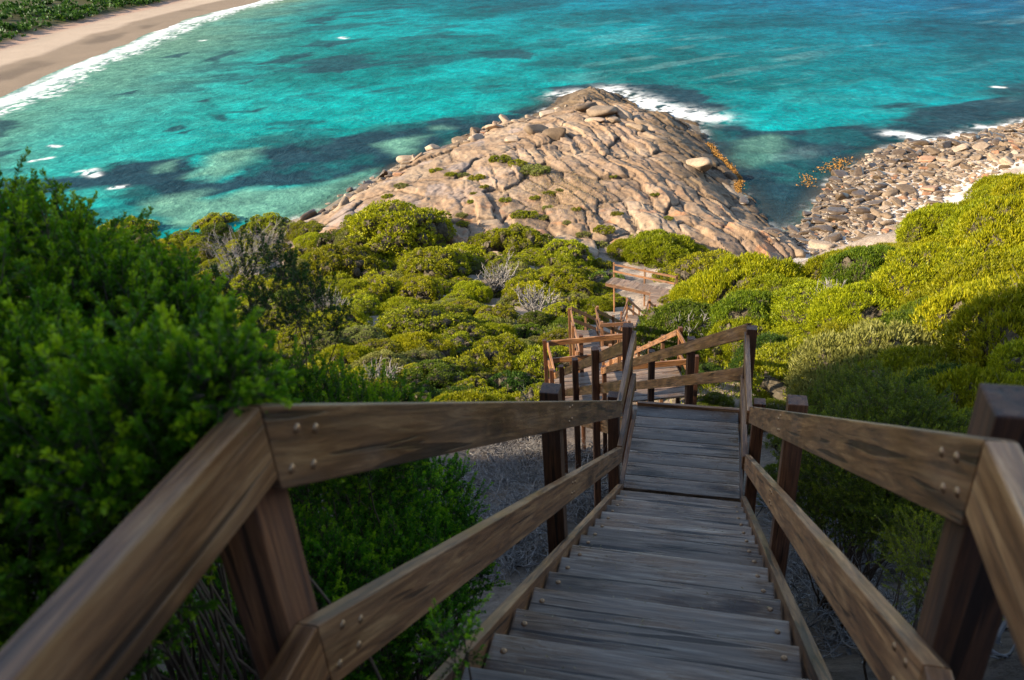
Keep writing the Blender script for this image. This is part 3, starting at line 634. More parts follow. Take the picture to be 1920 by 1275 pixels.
    # bolts through the rails
for o in [o for o in F1.root.children if o.name.startswith(('top_rail', 'lower_rail'))]:
    L = max(v.co.x for v in o.data.vertices); side = 1 if o.location.x > 0 else -1
    for x in (.07, .15, 2.98, 3.06, L - .08):
        for z in (-.03, .035):
            add_bolt(o, (x + rng.uniform(-.01, .01), side * -.0225 if False else (.0225 if side > 0 else -.0225), z + rng.uniform(-.01, .01)), (rad(-90) if side > 0 else rad(90), 0, 0), .9)
g = rng.uniform([1.3, -.62], [7.1, .37], (620, 2)); k_ = np.clip(np.ceil((g[:, 0] - .962) / GO), 1, 16)
zz = np.where(g[:, 0] > 5.88, -4.857, -1.65 - RI * k_) + .006; wp = np.array([F1.w(a, l) for a, l in g])
V, Fc, T = leaves(np.column_stack([wp, zz]), rng.normal(size=(620, 3)) * [1, 1, .12], rng.uniform(.008, .022, 620), .004, rng.random(620))
tag(link('leaf_litter', mesh_np('leaf_litter', V, Fc, fattr={'tint': T}), M_GRASS), kind='stuff')
# first landing
FL1 = Frame('landing', 'small shaded timber landing with a tall corner post at the foot of the first flight', (0, 0), 15.456, -4.857, 'landing', a0=6.5)
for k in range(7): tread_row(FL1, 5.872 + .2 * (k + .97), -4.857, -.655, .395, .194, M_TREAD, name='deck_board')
beam('edge_board', FL1.root, FL1.p(7.295, -.66, -4.88), FL1.p(7.295, .41, -4.88), .04, .10, M_RAIL)
for l, s, ae in ((-.6825, -1, 7.10), (.4075, 1, 7.2)):
    railing(FL1, 5.80, -3.85, ae, -3.85, l, M_RAIL); railing(FL1, 5.83, -4.35, ae, -4.35, l, M_RAIL, 'lower_rail')
    post(FL1, ae + (.0 if s < 0 else -.02), l + s * .065 - (.02 if s > 0 else 0), -3.79, M_POST, .1)
    railing(FL1, 5.9, -4.90, 7.25, -4.90, l, M_RAIL, 'side_joist', .2)

def flight(name, label, origin, heading, z0, n, w, mr, mp, mt, group=None, rail_l=True, rail_r=True, post_step=2.15, off=(0, 0), far=True):
    f = Frame(name, label, origin, heading, z0, 'stair', group, a0=0); hw = w / 2
    for k in range(1, n): tread_row(f, GO * k + .01, z0 - RI * k, -hw + .005, hw - .005, .284, mt)
    Lh = GO * n
    for l, s, on, o_ in ((-hw - .0225, -1, rail_l, off[0]), (hw + .0225, 1, rail_r, off[1])):
        railing(f, .2, z0 + .0 - SL * .2, Lh - .05, z0 - SL * (Lh - .05) + .03, l, mr, 'stringer', .26)
        if on:
            railing(f, o_, z0 + 1.0 - SL * o_, Lh, z0 + 1.0 - SL * Lh, l, mr); railing(f, o_, z0 + .5 - SL * o_, Lh, z0 + .5 - SL * Lh, l, mr, 'lower_rail')
            a = post_step + o_
            while a < Lh - .7: post(f, a, l + s * .07, z0 + 1.06 - SL * a, mp, .095); a += post_step
    return f
def deck(name, label, origin, heading, z, length, l0, l1, mr, mp, mt, sides=(1, 1), ends=(), posts=True, group=None, pmore=()):
    f = Frame(name, label, origin, heading, z, 'landing', group, a0=0, l0=(l0 + l1) / 2); n = max(1, int(round(length / .2)))
    for k in range(n): tread_row(f, length / n * (k + 1), z, l0 + .005, l1 - .005, length / n - .007, mt, name='deck_board')
    for l, s, on in ((l0 - .0225, -1, sides[0]), (l1 + .0225, 1, sides[1])):
        railing(f, .02, z - .05, length, z - .05, l, mr, 'side_joist', .2)
        if on:
            railing(f, .0, z + 1.0, length, z + 1.0, l, mr); railing(f, .0, z + .5, length, z + .5, l, mr, 'lower_rail')
            m = max(1, int(round(length / 2.0)))
            for i in range(m + 1): post(f, .04 + (length - .08) * i / m, l + s * .07, z + 1.06, mp, .095)
    for (a, la, lb) in ends:
        for h, nm in ((1.0, 'top_rail'), (.5, 'lower_rail')):
            hv = .07; beam(nm, f.root, f.p(a, la, z + h - hv), f.p(a, lb, z + h - hv), .045, .14, mr)
    for a, l in pmore: post(f, a, l, z + 1.05, mp, .095)
    return f
A2 = (1.80, 6.97)
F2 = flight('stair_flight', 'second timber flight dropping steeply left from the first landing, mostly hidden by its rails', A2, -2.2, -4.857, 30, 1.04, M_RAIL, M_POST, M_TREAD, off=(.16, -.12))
z2 = -4.857 - 30 * RI
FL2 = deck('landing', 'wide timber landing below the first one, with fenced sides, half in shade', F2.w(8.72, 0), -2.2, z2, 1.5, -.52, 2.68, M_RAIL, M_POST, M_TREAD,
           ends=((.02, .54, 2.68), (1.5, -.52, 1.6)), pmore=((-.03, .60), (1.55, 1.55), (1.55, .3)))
p3 = FL2.w(1.5, 2.14)
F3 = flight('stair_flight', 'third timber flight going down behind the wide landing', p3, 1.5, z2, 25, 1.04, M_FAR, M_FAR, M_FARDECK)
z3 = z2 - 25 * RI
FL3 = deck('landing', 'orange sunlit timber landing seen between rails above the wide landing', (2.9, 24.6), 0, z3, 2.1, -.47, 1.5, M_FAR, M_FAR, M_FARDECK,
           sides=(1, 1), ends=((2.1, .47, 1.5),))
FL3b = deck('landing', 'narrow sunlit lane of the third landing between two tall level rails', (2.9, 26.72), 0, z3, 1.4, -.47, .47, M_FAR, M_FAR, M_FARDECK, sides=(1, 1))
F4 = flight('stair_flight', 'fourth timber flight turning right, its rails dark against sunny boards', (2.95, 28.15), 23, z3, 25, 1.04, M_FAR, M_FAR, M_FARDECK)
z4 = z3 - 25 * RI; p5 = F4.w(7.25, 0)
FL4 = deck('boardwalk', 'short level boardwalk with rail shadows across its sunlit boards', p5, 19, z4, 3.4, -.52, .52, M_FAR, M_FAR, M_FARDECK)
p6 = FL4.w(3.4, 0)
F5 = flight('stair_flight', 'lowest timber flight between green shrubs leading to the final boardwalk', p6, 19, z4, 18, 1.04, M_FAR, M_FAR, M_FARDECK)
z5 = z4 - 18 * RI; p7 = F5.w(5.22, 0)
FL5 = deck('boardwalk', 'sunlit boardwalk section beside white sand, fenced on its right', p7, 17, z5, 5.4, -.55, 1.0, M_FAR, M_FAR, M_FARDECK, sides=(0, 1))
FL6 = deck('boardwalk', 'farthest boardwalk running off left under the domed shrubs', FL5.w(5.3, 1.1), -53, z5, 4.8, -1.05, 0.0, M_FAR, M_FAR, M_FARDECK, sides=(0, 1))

# ------------------------------------------------------------------ shrubs on the slopes
PATH = np.array([[0, 0], F1.w(6, 0), F1.w(7.2, 0), F2.w(8.7, 0), FL2.w(.75, 2.1), p3, F3.w(7.2, 0), (2.9, 28), p5, p6, p7, FL5.w(4.3, .3), FL6.w(6.2, -.7)])
def path_dist(x, y):
    p = np.array([x, y]); b = 1e9
    for a, c in zip(PATH[:-1], PATH[1:]):
        e = c - a; t = np.clip(((p - a) @ e) / (e @ e), 0, 1); b = min(b, np.linalg.norm(p - a - t * e))
    return b
def put(kind, px, py, wpx, label, leafm=None, group=None, hs=1.0, name='shrub', lift=1.0, sink=.15):
    P = hit(px, py, lift)[0]; D = np.linalg.norm(P); r = wpx / 2 * D / F_PX
    return shrub(kind, P[0], P[1], r, label, group, None, hs, leafm, name, sink)
for a in [(745, 440, 215, 'largest domed yellow-green shrub, against the granite slabs'), (640, 500, 160, 'domed shrub in front of the largest dome, left side'), (810, 500, 150, 'knobbly domed shrub right of the largest dome'),
          (690, 430, 120, 'small dome tucked behind the left of the largest dome'), (865, 490, 90, 'dark-sided domed shrub over the shaded gully'), (965, 462, 150, 'flat-topped domed shrub at the foot of the rocks'),
          (1055, 478, 120, 'domed shrub just left of the farthest boardwalk'), (1010, 525, 120, 'domed shrub above the sandy gully'), (1075, 530, 90, 'shrub whose edge shades the farthest boardwalk'),
          (905, 448, 70, 'small dome between two larger ones at the rock foot'), (570, 425, 70, 'small leafy dome at the end of the cove sand'), (500, 425, 95, 'dome-topped shrub over bare grey stems above the pale cove'),
          (405, 425, 95, 'leftmost sunlit dome above the pale cove'), (700, 545, 130, 'dome with a twiggy grey skirt below the largest dome'), (330, 425, 110, 'domed shrub half hidden by the blurred near bush'), (450, 470, 90, 'low dome under bare grey stems'), (240, 450, 130, 'domed shrub hidden behind the blurred near bush')]:
    put('dome', a[0], a[1], a[2], a[3], hs=1.0)
for a in [(1230, 470, 150, 'smooth bright dome of foliage below the headland rocks'), (1180, 462, 90, 'low smooth shrub left of the bright dome'), (1290, 470, 90, 'grey-green low shrub beside the bright dome'), (1420, 530, 90, 'small mound at the edge of the white sand')]:
    put('soft', a[0], a[1], a[2], a[3])
for a in [(1335, 505, 160, 'speckled leafy dome right of the farthest boardwalk'), (1265, 505, 80, 'small leafy dome behind the boardwalk fence')]: put('dome', a[0], a[1], a[2], a[3], leafm=M_LEAF_SOFT)
for a in [(780, 600, 190, 'broad sunlit shrub with pale tips above the near rail'), (700, 640, 120, 'sunlit shrub with twiggy skirt at the shade line'), (860, 620, 140, 'sunlit shrub on the right of the broad pale one'), (905, 585, 80, 'small sunlit shrub beside the sandy gully'),
          (650, 600, 70, 'low yellowish shrub beside bare twigs'), (620, 625, 70, 'low shrub in half shade left of the yellowish one'), (840, 680, 150, 'twiggy sunlit shrub just above the shade line'), (940, 660, 90, 'sunlit shrub left of the stair landings'),
          (760, 680, 110, 'pink-stemmed low shrub at the shade line')]:
    put('dome', a[0], a[1], a[2], a[3], hs=.8)
for a in [(1010, 640, 70, 'pale lime shrub left of the orange landing'), (1000, 600, 70, 'pale shrub between gully and landing'), (1045, 580, 70, 'yellow leafy shrub left of the stair rails'), (960, 560, 60, 'pale-leaved shrub on the gully bank'), (1055, 610, 50, 'tiny pale shrub touching the landing'), (1080, 560, 60, 'small pale shrub behind the third landing'),
          (920, 545, 60, 'small pale shrub below the flat-topped dome'), (980, 680, 60, 'small pale shrub at the edge of shade'), (900, 700, 60, 'silvery small shrub in shade')]:
    put('scrub', a[0], a[1], a[2], a[3], lift=.5)
for a in [(960, 725, 130, 'round dark shrub in shade left of the wide landing'), (870, 745, 120, 'dark low shrub behind the left rail, in shade'), (790, 745, 110, 'dark low shrub left of the shaded round one'), (1250, 640, 60, 'shrub behind the right rail of the wide landing')]:
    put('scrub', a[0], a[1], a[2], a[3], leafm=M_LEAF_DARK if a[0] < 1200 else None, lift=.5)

LEFT_PX = [(200, 440), (560, 425), (720, 470), (900, 470), (1120, 480), (1200, 560), (1110, 590), (1060, 700), (1000, 760), (700, 790), (480, 780), (200, 640)]
lp_ = []; tries = rng.uniform([200, 420], [1210, 790], (2600, 2)); tries = tries[sdist(tries, LEFT_PX) > 0]; LPh = hit(tries[:, 0], tries[:, 1], .7)
for (px, py), P in zip(tries, LPh):
    r = rng.uniform(.6, 1.4) * (.6 + .018 * np.linalg.norm(P))
    if 880 < px < 960 and 500 < py < 620 and rng.random() < .75: continue
    if path_dist(P[0], P[1]) > r * .9 + (.8 if P[1] < 40 else .4) and all((P[0] - q[0]) ** 2 + (P[1] - q[1]) ** 2 > (.66 * (r + q[2])) ** 2 for q in lp_): lp_.append((P[0], P[1], r))
lp_.sort(key=lambda q: q[1]); rowsl = {}
for x, y, r in lp_: rowsl.setdefault(int((y - 8) // 4), []).append((x, y, r))
ORD = ['first', 'second', 'third', 'fourth', 'fifth', 'sixth', 'seventh', 'eighth', 'ninth', 'tenth', 'eleventh', 'twelfth', 'thirteenth', 'fourteenth', 'fifteenth', 'sixteenth', 'seventeenth', 'eighteenth', 'nineteenth', 'twentieth']
for n_, (ri, row) in enumerate(sorted(rowsl.items())):
    row.sort(key=lambda q: -q[0])
    for j, (x, y, r) in enumerate(row):
        kd = rng.choice(['dome', 'scrub', 'soft'], p=[.5, .35, .15]); shrub(str(kd), x, y, r, f'filler scrub left of the stair, {ORD[min(j,19)]} outward in the {ORD[min(n_,19)]} row downhill'.replace('filler', 'low'), 'low shrubs on the left slope', hscale=rng.uniform(.8, 1.15), leafm=[M_LEAF_DOME, M_LEAF_OLIVE, M_LEAF_PALE, M_LEAF_SOFT][rng.choice(4, p=[.45, .25, .12, .18])])
print('left shrubs', len(lp_))
for a in [(1150, 562, 60, 'small knobbly shrub leaning on the near edge of the farthest boardwalk'), (1128, 540, 50, 'small shrub hiding the left end of the farthest boardwalk'), (1262, 560, 60, 'small shrub right of the last boardwalk fence')]: put('dome', a[0], a[1], a[2], a[3], lift=.5)
# the sunny slope on the right: individual rounded shrubs, shoulder to shoulder
HILL_PX = [(1245, 560), (1300, 540), (1420, 525), (1560, 510), (1640, 480), (1750, 450), (1785, 405), (1930, 345), (2060, 330), (2060, 900), (1930, 860), (1560, 700), (1420, 640), (1200, 600)]
hp = []; tries = rng.uniform([1190, 330], [2060, 900], (2600, 2))
tries = tries[sdist(tries, HILL_PX) > 0]; HP = hit(tries[:, 0], tries[:, 1], 1.0)
for P in HP:
    D = np.linalg.norm(P)
    r = rng.uniform(1.2, 2.3) * (0.75 + .016 * D)
    if D < 66 and path_dist(P[0], P[1]) > r * .8 + (.9 if P[1] < 40 else .55) and all((P[0] - q[0]) ** 2 + (P[1] - q[1]) ** 2 > (.50 * (r + q[2])) ** 2 for q in hp): hp.append((P[0], P[1], r))
hp.sort(key=lambda q: q[1]); rows = {}
for x, y, r in hp:
    ri = int(y // 4); rows.setdefault(ri, []).append((x, y, r))
for n_, (ri, row) in enumerate(sorted(rows.items())):
    row.sort()
    for j, (x, y, r) in enumerate(row):
        shrub('soft', x, y, r, f'yellow-green rounded slope shrub, {ORD[min(j,15)]} from the stair in the {ORD[min(n_,15)]} row uphill of the cove', 'rounded shrubs on the right slope', hscale=rng.uniform(.7, 1.35), leafm=[M_LEAF_SOFT, M_LEAF_SOFT, M_LEAF_SOFT, M_LEAF_DOME, M_LEAF_OLIVE, M_LEAF_PALE][rng.choice(6, p=[.3, .2, .15, .15, .14, .06])])
print('hill shrubs', len(hp))
# shaded feathery shrubs right of the stair
for a in [(1470, 690, 190, 'dark feathery shrub behind the tall corner post'), (1620, 745, 230, 'wide feathery shrub in shade below the sunny slope'), (1790, 760, 260, 'feathery shrub half lit at the right shade line'), (1540, 800, 170, 'feathery shrub above the right handrail'),
          (1700, 870, 260, 'feathery shrub right behind the right handrail'), (1880, 900, 260, 'feathery shrub at the right edge behind the near post'), (1340, 745, 80, 'low green shrub at the foot of the tall post'), (1480, 870, 120, 'feathery shrub under the right handrail'), (1590, 960, 170, 'dark feathery shrub between the two right rails'), (1860, 740, 170, 'feathery shrub at the right frame edge above the rail'),
          (1330, 690, 70, 'low groundcover bush right of the wide landing'), (1440, 760, 110, 'small feathery shrub hard against the right rail end')]:
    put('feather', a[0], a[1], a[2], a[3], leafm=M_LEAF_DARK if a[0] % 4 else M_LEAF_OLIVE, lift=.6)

# low plants on the granite
MATS = [(937, 298, 44), (970, 307, 42), (1003, 320, 60), (893, 330, 36), (908, 350, 20), (868, 322, 24), (845, 323, 26), (817, 317, 28), (752, 348, 30), (725, 363, 24), (707, 382, 36), (737, 383, 18), (1002, 365, 22), (1028, 357, 30), (1027, 377, 24), (973, 395, 40), (996, 394, 34), (1018, 395, 24),
        (882, 375, 18), (888, 362, 16), (865, 400, 26), (867, 414, 28), (947, 370, 26), (1093, 430, 30), (1133, 428, 44), (1157, 397, 26), (1062, 412, 20), (1228, 361, 20), (1254, 409, 20), (1282, 442, 24), (1268, 450, 22), (1080, 388, 20), (1120, 445, 40), (660, 400, 34), (1210, 436, 26), (1050, 355, 18), (1150, 322, 16)]
MP = hit([m[0] for m in MATS], [m[1] for m in MATS], .8)
MPz = rock_relief(MP[:, 0], MP[:, 1])[0]
for i, ((px, py, w), P) in enumerate(zip(MATS, MP)):
    D = np.linalg.norm(P); r = w / 2 * D / F_PX; col = [M_LEAF_SOFT, M_LEAF_SOFT, M_LEAF_PALE][i % 3]
    side = 'left flank' if px < 900 else ('crown' if py < 345 else 'lower slope')
    e = shrub('mat', P[0], P[1], r, f'low green cushion plant, {ORD[[q for q, m in enumerate([m for m in MATS if (("left flank" if m[0] < 900 else ("crown" if m[1] < 345 else "lower slope")) == side)]) if m == (px, py, w)][0] % 16]} listed along the {side} of the granite headland' if False else
              f'{"large" if w > 34 else "small" if w > 22 else "tiny"} green cushion plant rooted in cracks on the {side} of the granite headland', 'cushion plants on the granite', z=float(MPz[i]) + .1, leafm=col, name='cushion_plant', sink=.1)
# dry grass patch
def grass_patch(name, label, px, py, rx, n, mat, h=.5, near=False):
    P = hit(px, py)[0]; g = rng.normal(size=(n, 2)) * rx + P[:2]
    z = rock_relief(g[:, 0], g[:, 1])[0] if P[1] > 75 else terrain(g[:, 0], g[:, 1])
    b = np.column_stack([g, z]); d = np.column_stack([rng.normal(size=(n, 2)) * .5, np.ones(n)])
    V, Fc, T = leaves(b, d, h * rng.uniform(.6, 1.3, n), h * .12, rng.random(n)); tag(link(name, mesh_np(name, V, Fc, fattr={'tint': T}), mat), kind='stuff')
grass_patch('dry_grass', '', 1050, 362, (3.2, 5.5), 6500, M_GRASS, .26)
grass_patch('grass_tufts', '', 1250, 690, (1.8, 1.6), 2500, M_LEAF_SOFT, .22)
grass_patch('grass_tufts', '', 1330, 700, (1.2, 2.0), 4500, M_LEAF_SOFT, .25)

# dune scrub beyond the far beach
n = 2600; i0 = rng.integers(20, len(lps) - 20, n); o0 = 48 + rng.exponential(45, n); q = lps[i0] + nl[i0] * o0[:, None]
zz = np.interp(o0, [a for a, b in off], [b for a, b in off]); m_ = (np.arctan2(q[:, 0], q[:, 1]) < rad(-12)) & (np.hypot(q[:, 0], q[:, 1]) < 900); q = q[m_]; zz = zz[m_]
B = []; Dv = []; 
for (x, y), z in zip(q, zz):
    k = 26; d = rng.normal(size=(k, 3)); d[:, 2] = np.abs(d[:, 2]); d /= np.linalg.norm(d, axis=1, keepdims=True); s = rng.uniform(1.2, 3.0); B.append(np.array([x, y, z]) + d * s * [1, 1, .6]); Dv.append(d + [0, 0, .4])
B = np.vstack(B); Dv = np.vstack(Dv); V, Fc, T = leaves(B, Dv, 1.5 * rng.uniform(.6, 1.3, len(B)), 1.3, np.clip(rng.normal(.35, .2, len(B)), 0, 1))
tag(link('dune_scrub', mesh_np('dune_scrub', V, Fc, fattr={'tint': T}), M_LEAF_DARK), kind='stuff')

# ------------------------------------------------------------------ boulders
def boulder_mesh(i):
    bm = bmesh.new(); bmesh.ops.create_icosphere(bm, subdivisions=3, radius=1.0); v = np.array([q.co[:] for q in bm.verts]); o = rng.uniform(0, 50, 3)
    pl = rng.normal(size=(9, 3)); pl /= np.linalg.norm(pl, axis=1, keepdims=True)
    for p in pl:
        d = v @ p; c = rng.uniform(.42, .72); v = v - np.clip(d - c, 0, 9)[:, None] * p * .97
    v = v * (1 + .16 * (np.stack([vnoise(v[:, 0] * 2 + o[0], v[:, 1] * 2 + v[:, 2] + o[1], 3)] * 3, -1) - .5))
    v *= [1.25, rng.uniform(.6, .95), rng.uniform(.38, .58)]
    for q, c in zip(bm.verts, v): q.co = c
    me = bpy.data.meshes.new('boulder'); bm.to_mesh(me); bm.free(); me.materials.append(M_BOULDER)
    for p in me.polygons: p.use_smooth = True
    return me
BM = [boulder_mesh(i) for i in range(7)]
wet_ok = True
def wetm():
    m, nt = newmat('wet_boulder'); tc = N(nt, 'ShaderNodeTexCoord'); n = noise(nt, tc.outputs['Object'], 3, 5, .7); q = ramp(nt, [(.3, (.045, .03, .018)), (.7, (.14, .095, .055))]); nt.links.new(n.outputs[0], q.inputs[0]); finish(nt, q.outputs[0], 0.35, bump(nt, n.outputs[0], .5, .1), .5); return m
M_WETB = wetm()
def boulder(x, y, z, r, label, group):
    o = bpy.data.objects.new('boulder', BM[rng.integers(7)]); scene.collection.objects.link(o); o.location = (x, y, z); o.scale = (r, r, r * rng.uniform(.8, 1.15))
    o.rotation_euler = (rng.normal(0, .28), rng.normal(0, .28), rng.uniform(0, 6.28)); tag(o, label, 'boulder', group)
    if z < SEA + .75 and wet_ok: o.material_slots[0].link = 'OBJECT'; o.material_slots[0].material = M_WETB
    return o
zone = [(lev([(1440, 492), (1432, 440), (1500, 420), (1530, 380), (1560, 335), (1640, 285), (1700, 266), (1800, 256), (1930, 228), (2010, 215), (2010, 350), (1930, 350), (1800, 375), (1740, 430), (1600, 478), (1500, 496)]), 'R', 1500)]
cand = []
zp = zone[0][0]; mn = zp.min(0); mx = zp.max(0); q = rng.uniform(mn, mx, (20000, 2)); q = q[sdist(q, zp) > 0]; ds = sdist(q, SHORE)
for (x, y), d in zip(q, ds):
    r = float(np.clip(rng.lognormal(-1.0, .5), .2, 1.35)); dens = 1 - .80 * float(sm(8, 16, d + 6 * (float(fbm(np.array(x * .2), np.array(y * .2), 2, 301)) - .5)))
    if d < -2.5: r *= .7
    if rng.random() < dens: cand.append([x, y, r])
lf = lev([(590, 412), (640, 378), (690, 348), (760, 309), (830, 290), (870, 268), (930, 247), (985, 243), (1010, 230)]); 
for k in range(430):
    t = rng.random() ** .8 * (len(lf) - 1.001); i = int(t); p = lf[i] + (lf[i + 1] - lf[i]) * (t - i); p = p + np.array([rng.normal(1.8, 1.7), rng.normal(0, 1.5)]); cand.append([p[0], p[1], float(np.clip(rng.lognormal(-.45, .45), .3, 1.7))])
cand = np.array(cand); cand = cand[np.argsort(-cand[:, 2])]; kept = []
kx = np.zeros((0, 3))
for c in cand:
    if len(kx) == 0 or np.all((kx[:, 0] - c[0]) ** 2 + (kx[:, 1] - c[1]) ** 2 > (.72 * (kx[:, 2] + c[2])) ** 2): kx = np.vstack([kx, c])
kz = rock_relief(kx[:, 0], kx[:, 1])[0]; tz = terrain(kx[:, 0], kx[:, 1]); rdist = sdist(kx[:, :2], ROCK); kz = np.where(rdist > 0, np.maximum(kz, tz - .5), tz)
app = kx[:, 2] / np.hypot(kx[:, 0], kx[:, 1]); order = np.argsort(-app)
BIGB = [(1132, 208, 2.6, 'big cracked brown boulder on the seaward tip'), (1095, 200, 2.2, 'rounded brown boulder left of the cracked one on the tip'), (1165, 208, 2.0, 'brown boulder nearest the wash at the tip'), (1118, 224, 1.6, 'smaller brown boulder below the big cracked one'), (1190, 232, 1.8, 'brown boulder on the dark shelf behind the tip'),
        (1010, 238, 2.2, 'rounded tan boulder at the top of the left shore'), (1042, 246, 1.9, 'egg-shaped tan boulder among the upper slabs'), (962, 252, 1.5, 'orange-tinged boulder at the left waterline'), (1308, 306, 2.2, 'loose boulder perched on the brown right-hand shelf'), (1394, 368, 1.2, 'lone boulder standing in the cove water'), (1150, 226, 1.4, 'dark boulder wedged between tip boulders')]
zz = hit([b[0] for b in BIGB], [b[1] for b in BIGB], 1.0)
for (px, py, r, lb), P in zip(BIGB, zz):
    z = max(float(rock_relief(np.array([P[0]]), np.array([P[1]]))[0][0]), float(terrain(P[0], P[1]))); boulder(P[0], P[1], max(z, SEA) + r * .15, r, lb, 'large boulders on the headland')
def blabel(x, y, r, d, left):
    sz = 'large' if r > 1.25 else 'medium' if r > .85 else 'small'
    if left: return f'{sz} angular boulder in the rubble along the left waterline of the headland'
    if d < 0: return f'{sz} brown boulder standing in the shallows of the right cove'
    if d < 6: return f'{sz} grey-brown boulder beside the waterline of the right cove'
    return f'{sz} pale boulder lying high up near the white sand of the right cove'
nind = 0; small = []
for i in order:
    x, y, r = kx[i]; z = kz[i] + r * .12
    d = float(sdist(kx[i:i + 1, :2], SHORE)[0])
    if nind < 289: boulder(x, y, z, r, blabel(x, y, r, d, x < 15), 'boulders along the shore'); nind += 1
    else: small.append((x, y, z, r))
print('boulders', nind, 'rest', len(small))
for _ in range(6000):
    p = rng.uniform(mn, mx); 
    if sdist(p[None], zp)[0] > 0: small.append((p[0], p[1], float(terrain(p[0], p[1])) + .05, rng.uniform(.15, .38)))
Vs = []; Fs = []; o_ = 0; bases = [(np.array([v.co[:] for v in b.vertices]), np.array([list(p.vertices) for p in b.polygons])) for b in BM]; Cs = []
pal = np.array([[.22, .155, .10], [.32, .24, .165], [.26, .19, .13], [.40, .31, .22], [.15, .105, .068], [.34, .17, .09]])
for x, y, z, r in small:
    v, f = bases[rng.integers(7)]; a = rng.uniform(0, 6.28); R2 = np.array([[math.cos(a), -math.sin(a), 0], [math.sin(a), math.cos(a), 0], [0, 0, 1]])
    Vs.append(v @ R2.T * r + [x, y, z]); Fs.append(f + o_); o_ += len(v); Cs.append(np.repeat(pal[rng.choice(6, p=[.25, .25, .2, .15, .1, .05])][None] * rng.uniform(.7, 1.1), len(v), 0))
tag(link('shore_stones', mesh_np('shore_stones', np.vstack(Vs), np.vstack(Fs), np.vstack(Cs), True), M_ROCK), kind='stuff')
# orange kelp along the right edge of the headland
M_KELP = twig_mat('kelp', (0.16, 0.075, 0.015), (0.42, 0.21, 0.04))
def kelp(pts, w, label, n):
    c = lev(pts); B = []; 
    for k in range(n):
        t = rng.random() * (len(c) - 1.001); i = int(t); p = c[i] + (c[i + 1] - c[i]) * (t - i) + rng.normal(size=2) * w; B.append([p[0], p[1], SEA + .05 + rng.random() * .10])
    B = np.array(B); V, Fc, T = leaves(B, rng.normal(size=(n, 3)) * [1, 1, .3], rng.uniform(.15, .38, n), .16, rng.random(n)); tag(link('kelp', mesh_np('kelp', V, Fc, fattr={'tint': T}), M_KELP), kind='stuff')
kelp([(1330, 270), (1345, 292), (1362, 308), (1376, 325), (1386, 342), (1380, 362)], .28, 'orange kelp strip along the right edge of the headland', 2600)
kelp([(1120, 178), (1145, 184)], .9, 'yellow-orange weed on the seaward tip rock', 260)
kelp([(935, 245), (960, 240)], .8, 'orange weed on boulders at the left waterline', 260)
kelp([(1545, 322), (1585, 300)], .8, 'orange weed clump in the shallows of the cove', 320)
kelp([(1510, 330), (1515, 350)], .6, 'small orange weed clump left of the larger one in the cove', 160)

# ------------------------------------------------------------------ near bushes and dead brush
def sprig_bush(name, label, ells, n, sl, nl_, needles, mat, nw=.0022, upw=.6, cat='bush', twn=40, tips=3):
    """blobs: (centre, radius); leafy sprays grow out of their surfaces on brown stems"""
    c = np.array([e_[0] for e_ in ells]); r = np.array([e_[1] for e_ in ells]); pr = r ** 2 / np.sum(r ** 2); idx = rng.choice(len(r), n, p=pr)
    d = rng.normal(size=(n, 3)); d /= np.linalg.norm(d, axis=1, keepdims=True); P = c[idx] + d * (r[idx] * rng.uniform(.55, 1.0, n))[:, None]
    keep = np.ones(n, bool)
    for cc, q in zip(c, r): keep &= ~(np.linalg.norm(P - cc, axis=1) < q * .5)
    P = P[keep]; d = d[keep]; paths = []; a0 = []; a1 = []; B = []; Dn = []; T = []; LL = []
    for p, dd in zip(P, d):
        ax = dd * (1 - upw) + np.array([0, 0, upw]) + rng.normal(size=3) * .18; base_t = np.clip(rng.normal(.42, .16), 0, 1)
        for k in range(tips):
            a_ = ax + rng.normal(size=3) * (.0 if k == 0 else .45); L = sl * rng.uniform(.6, 1.2) * (1 if k == 0 else .6)
            S = wander(p, a_, L, 5, .12); paths.append(S); a0.append(.0016); a1.append(.0007)
            m = int(needles * L / sl); t = np.sqrt(rng.random(m)) * .999 * 5; i = t.astype(int); q = S[i] + (S[i + 1] - S[i]) * (t - i)[:, None]; dr_ = S[i + 1] - S[i]; dr_ /= np.linalg.norm(dr_, axis=1, keepdims=True)
            nd = rng.normal(size=(m, 3)); nd -= np.sum(nd * dr_, 1, keepdims=True) * dr_; nd /= np.linalg.norm(nd, axis=1, keepdims=True)
            B.append(q); Dn.append(nd * .8 + dr_ * .75); T.append(np.clip(base_t - .08 + .8 * (t / 5 - .5) + rng.normal(0, .07, m), 0, 1)); LL.append(nl_ * rng.uniform(.7, 1.2, m) * (1 - .3 * t / 5))
    V, Fc, T = leaves(np.vstack(B), np.vstack(Dn), np.concatenate(LL), nw, np.concatenate(T))
    lo = min(cc[2] - q for cc, q in zip(c, r)); ctr = c.mean(0); g0 = float(terrain(ctr[0], ctr[1])); root = empty(name, (ctr[0], ctr[1], min(g0, lo + .2)))
    rl = np.array(root.location)
    link('foliage', mesh_np('foliage', V - rl, Fc, fattr={'tint': T}), mat, root)
    for k in range(twn):
        i = rng.choice(len(r), p=pr); dd = rng.normal(size=3); dd /= np.linalg.norm(dd); end = c[i] + dd * r[i] * .9; st = np.array([ctr[0], ctr[1], min(g0, lo)]) + rng.normal(size=3) * .08
        Pp = wander(st, end - st, np.linalg.norm(end - st), 9, .16); Pp = Pp + (end - Pp[-1]) * np.linspace(0, 1, 10)[:, None]; paths.append(Pp); a0.append(.012); a1.append(.002)
    V, Fc = tubes(paths, a0, a1); link('stems', mesh_np('stems', V - rl, Fc), M_TWIG, root); tag(root, label, cat); return root
def at(px, py, D): return tuple(ray(px, py) * D)
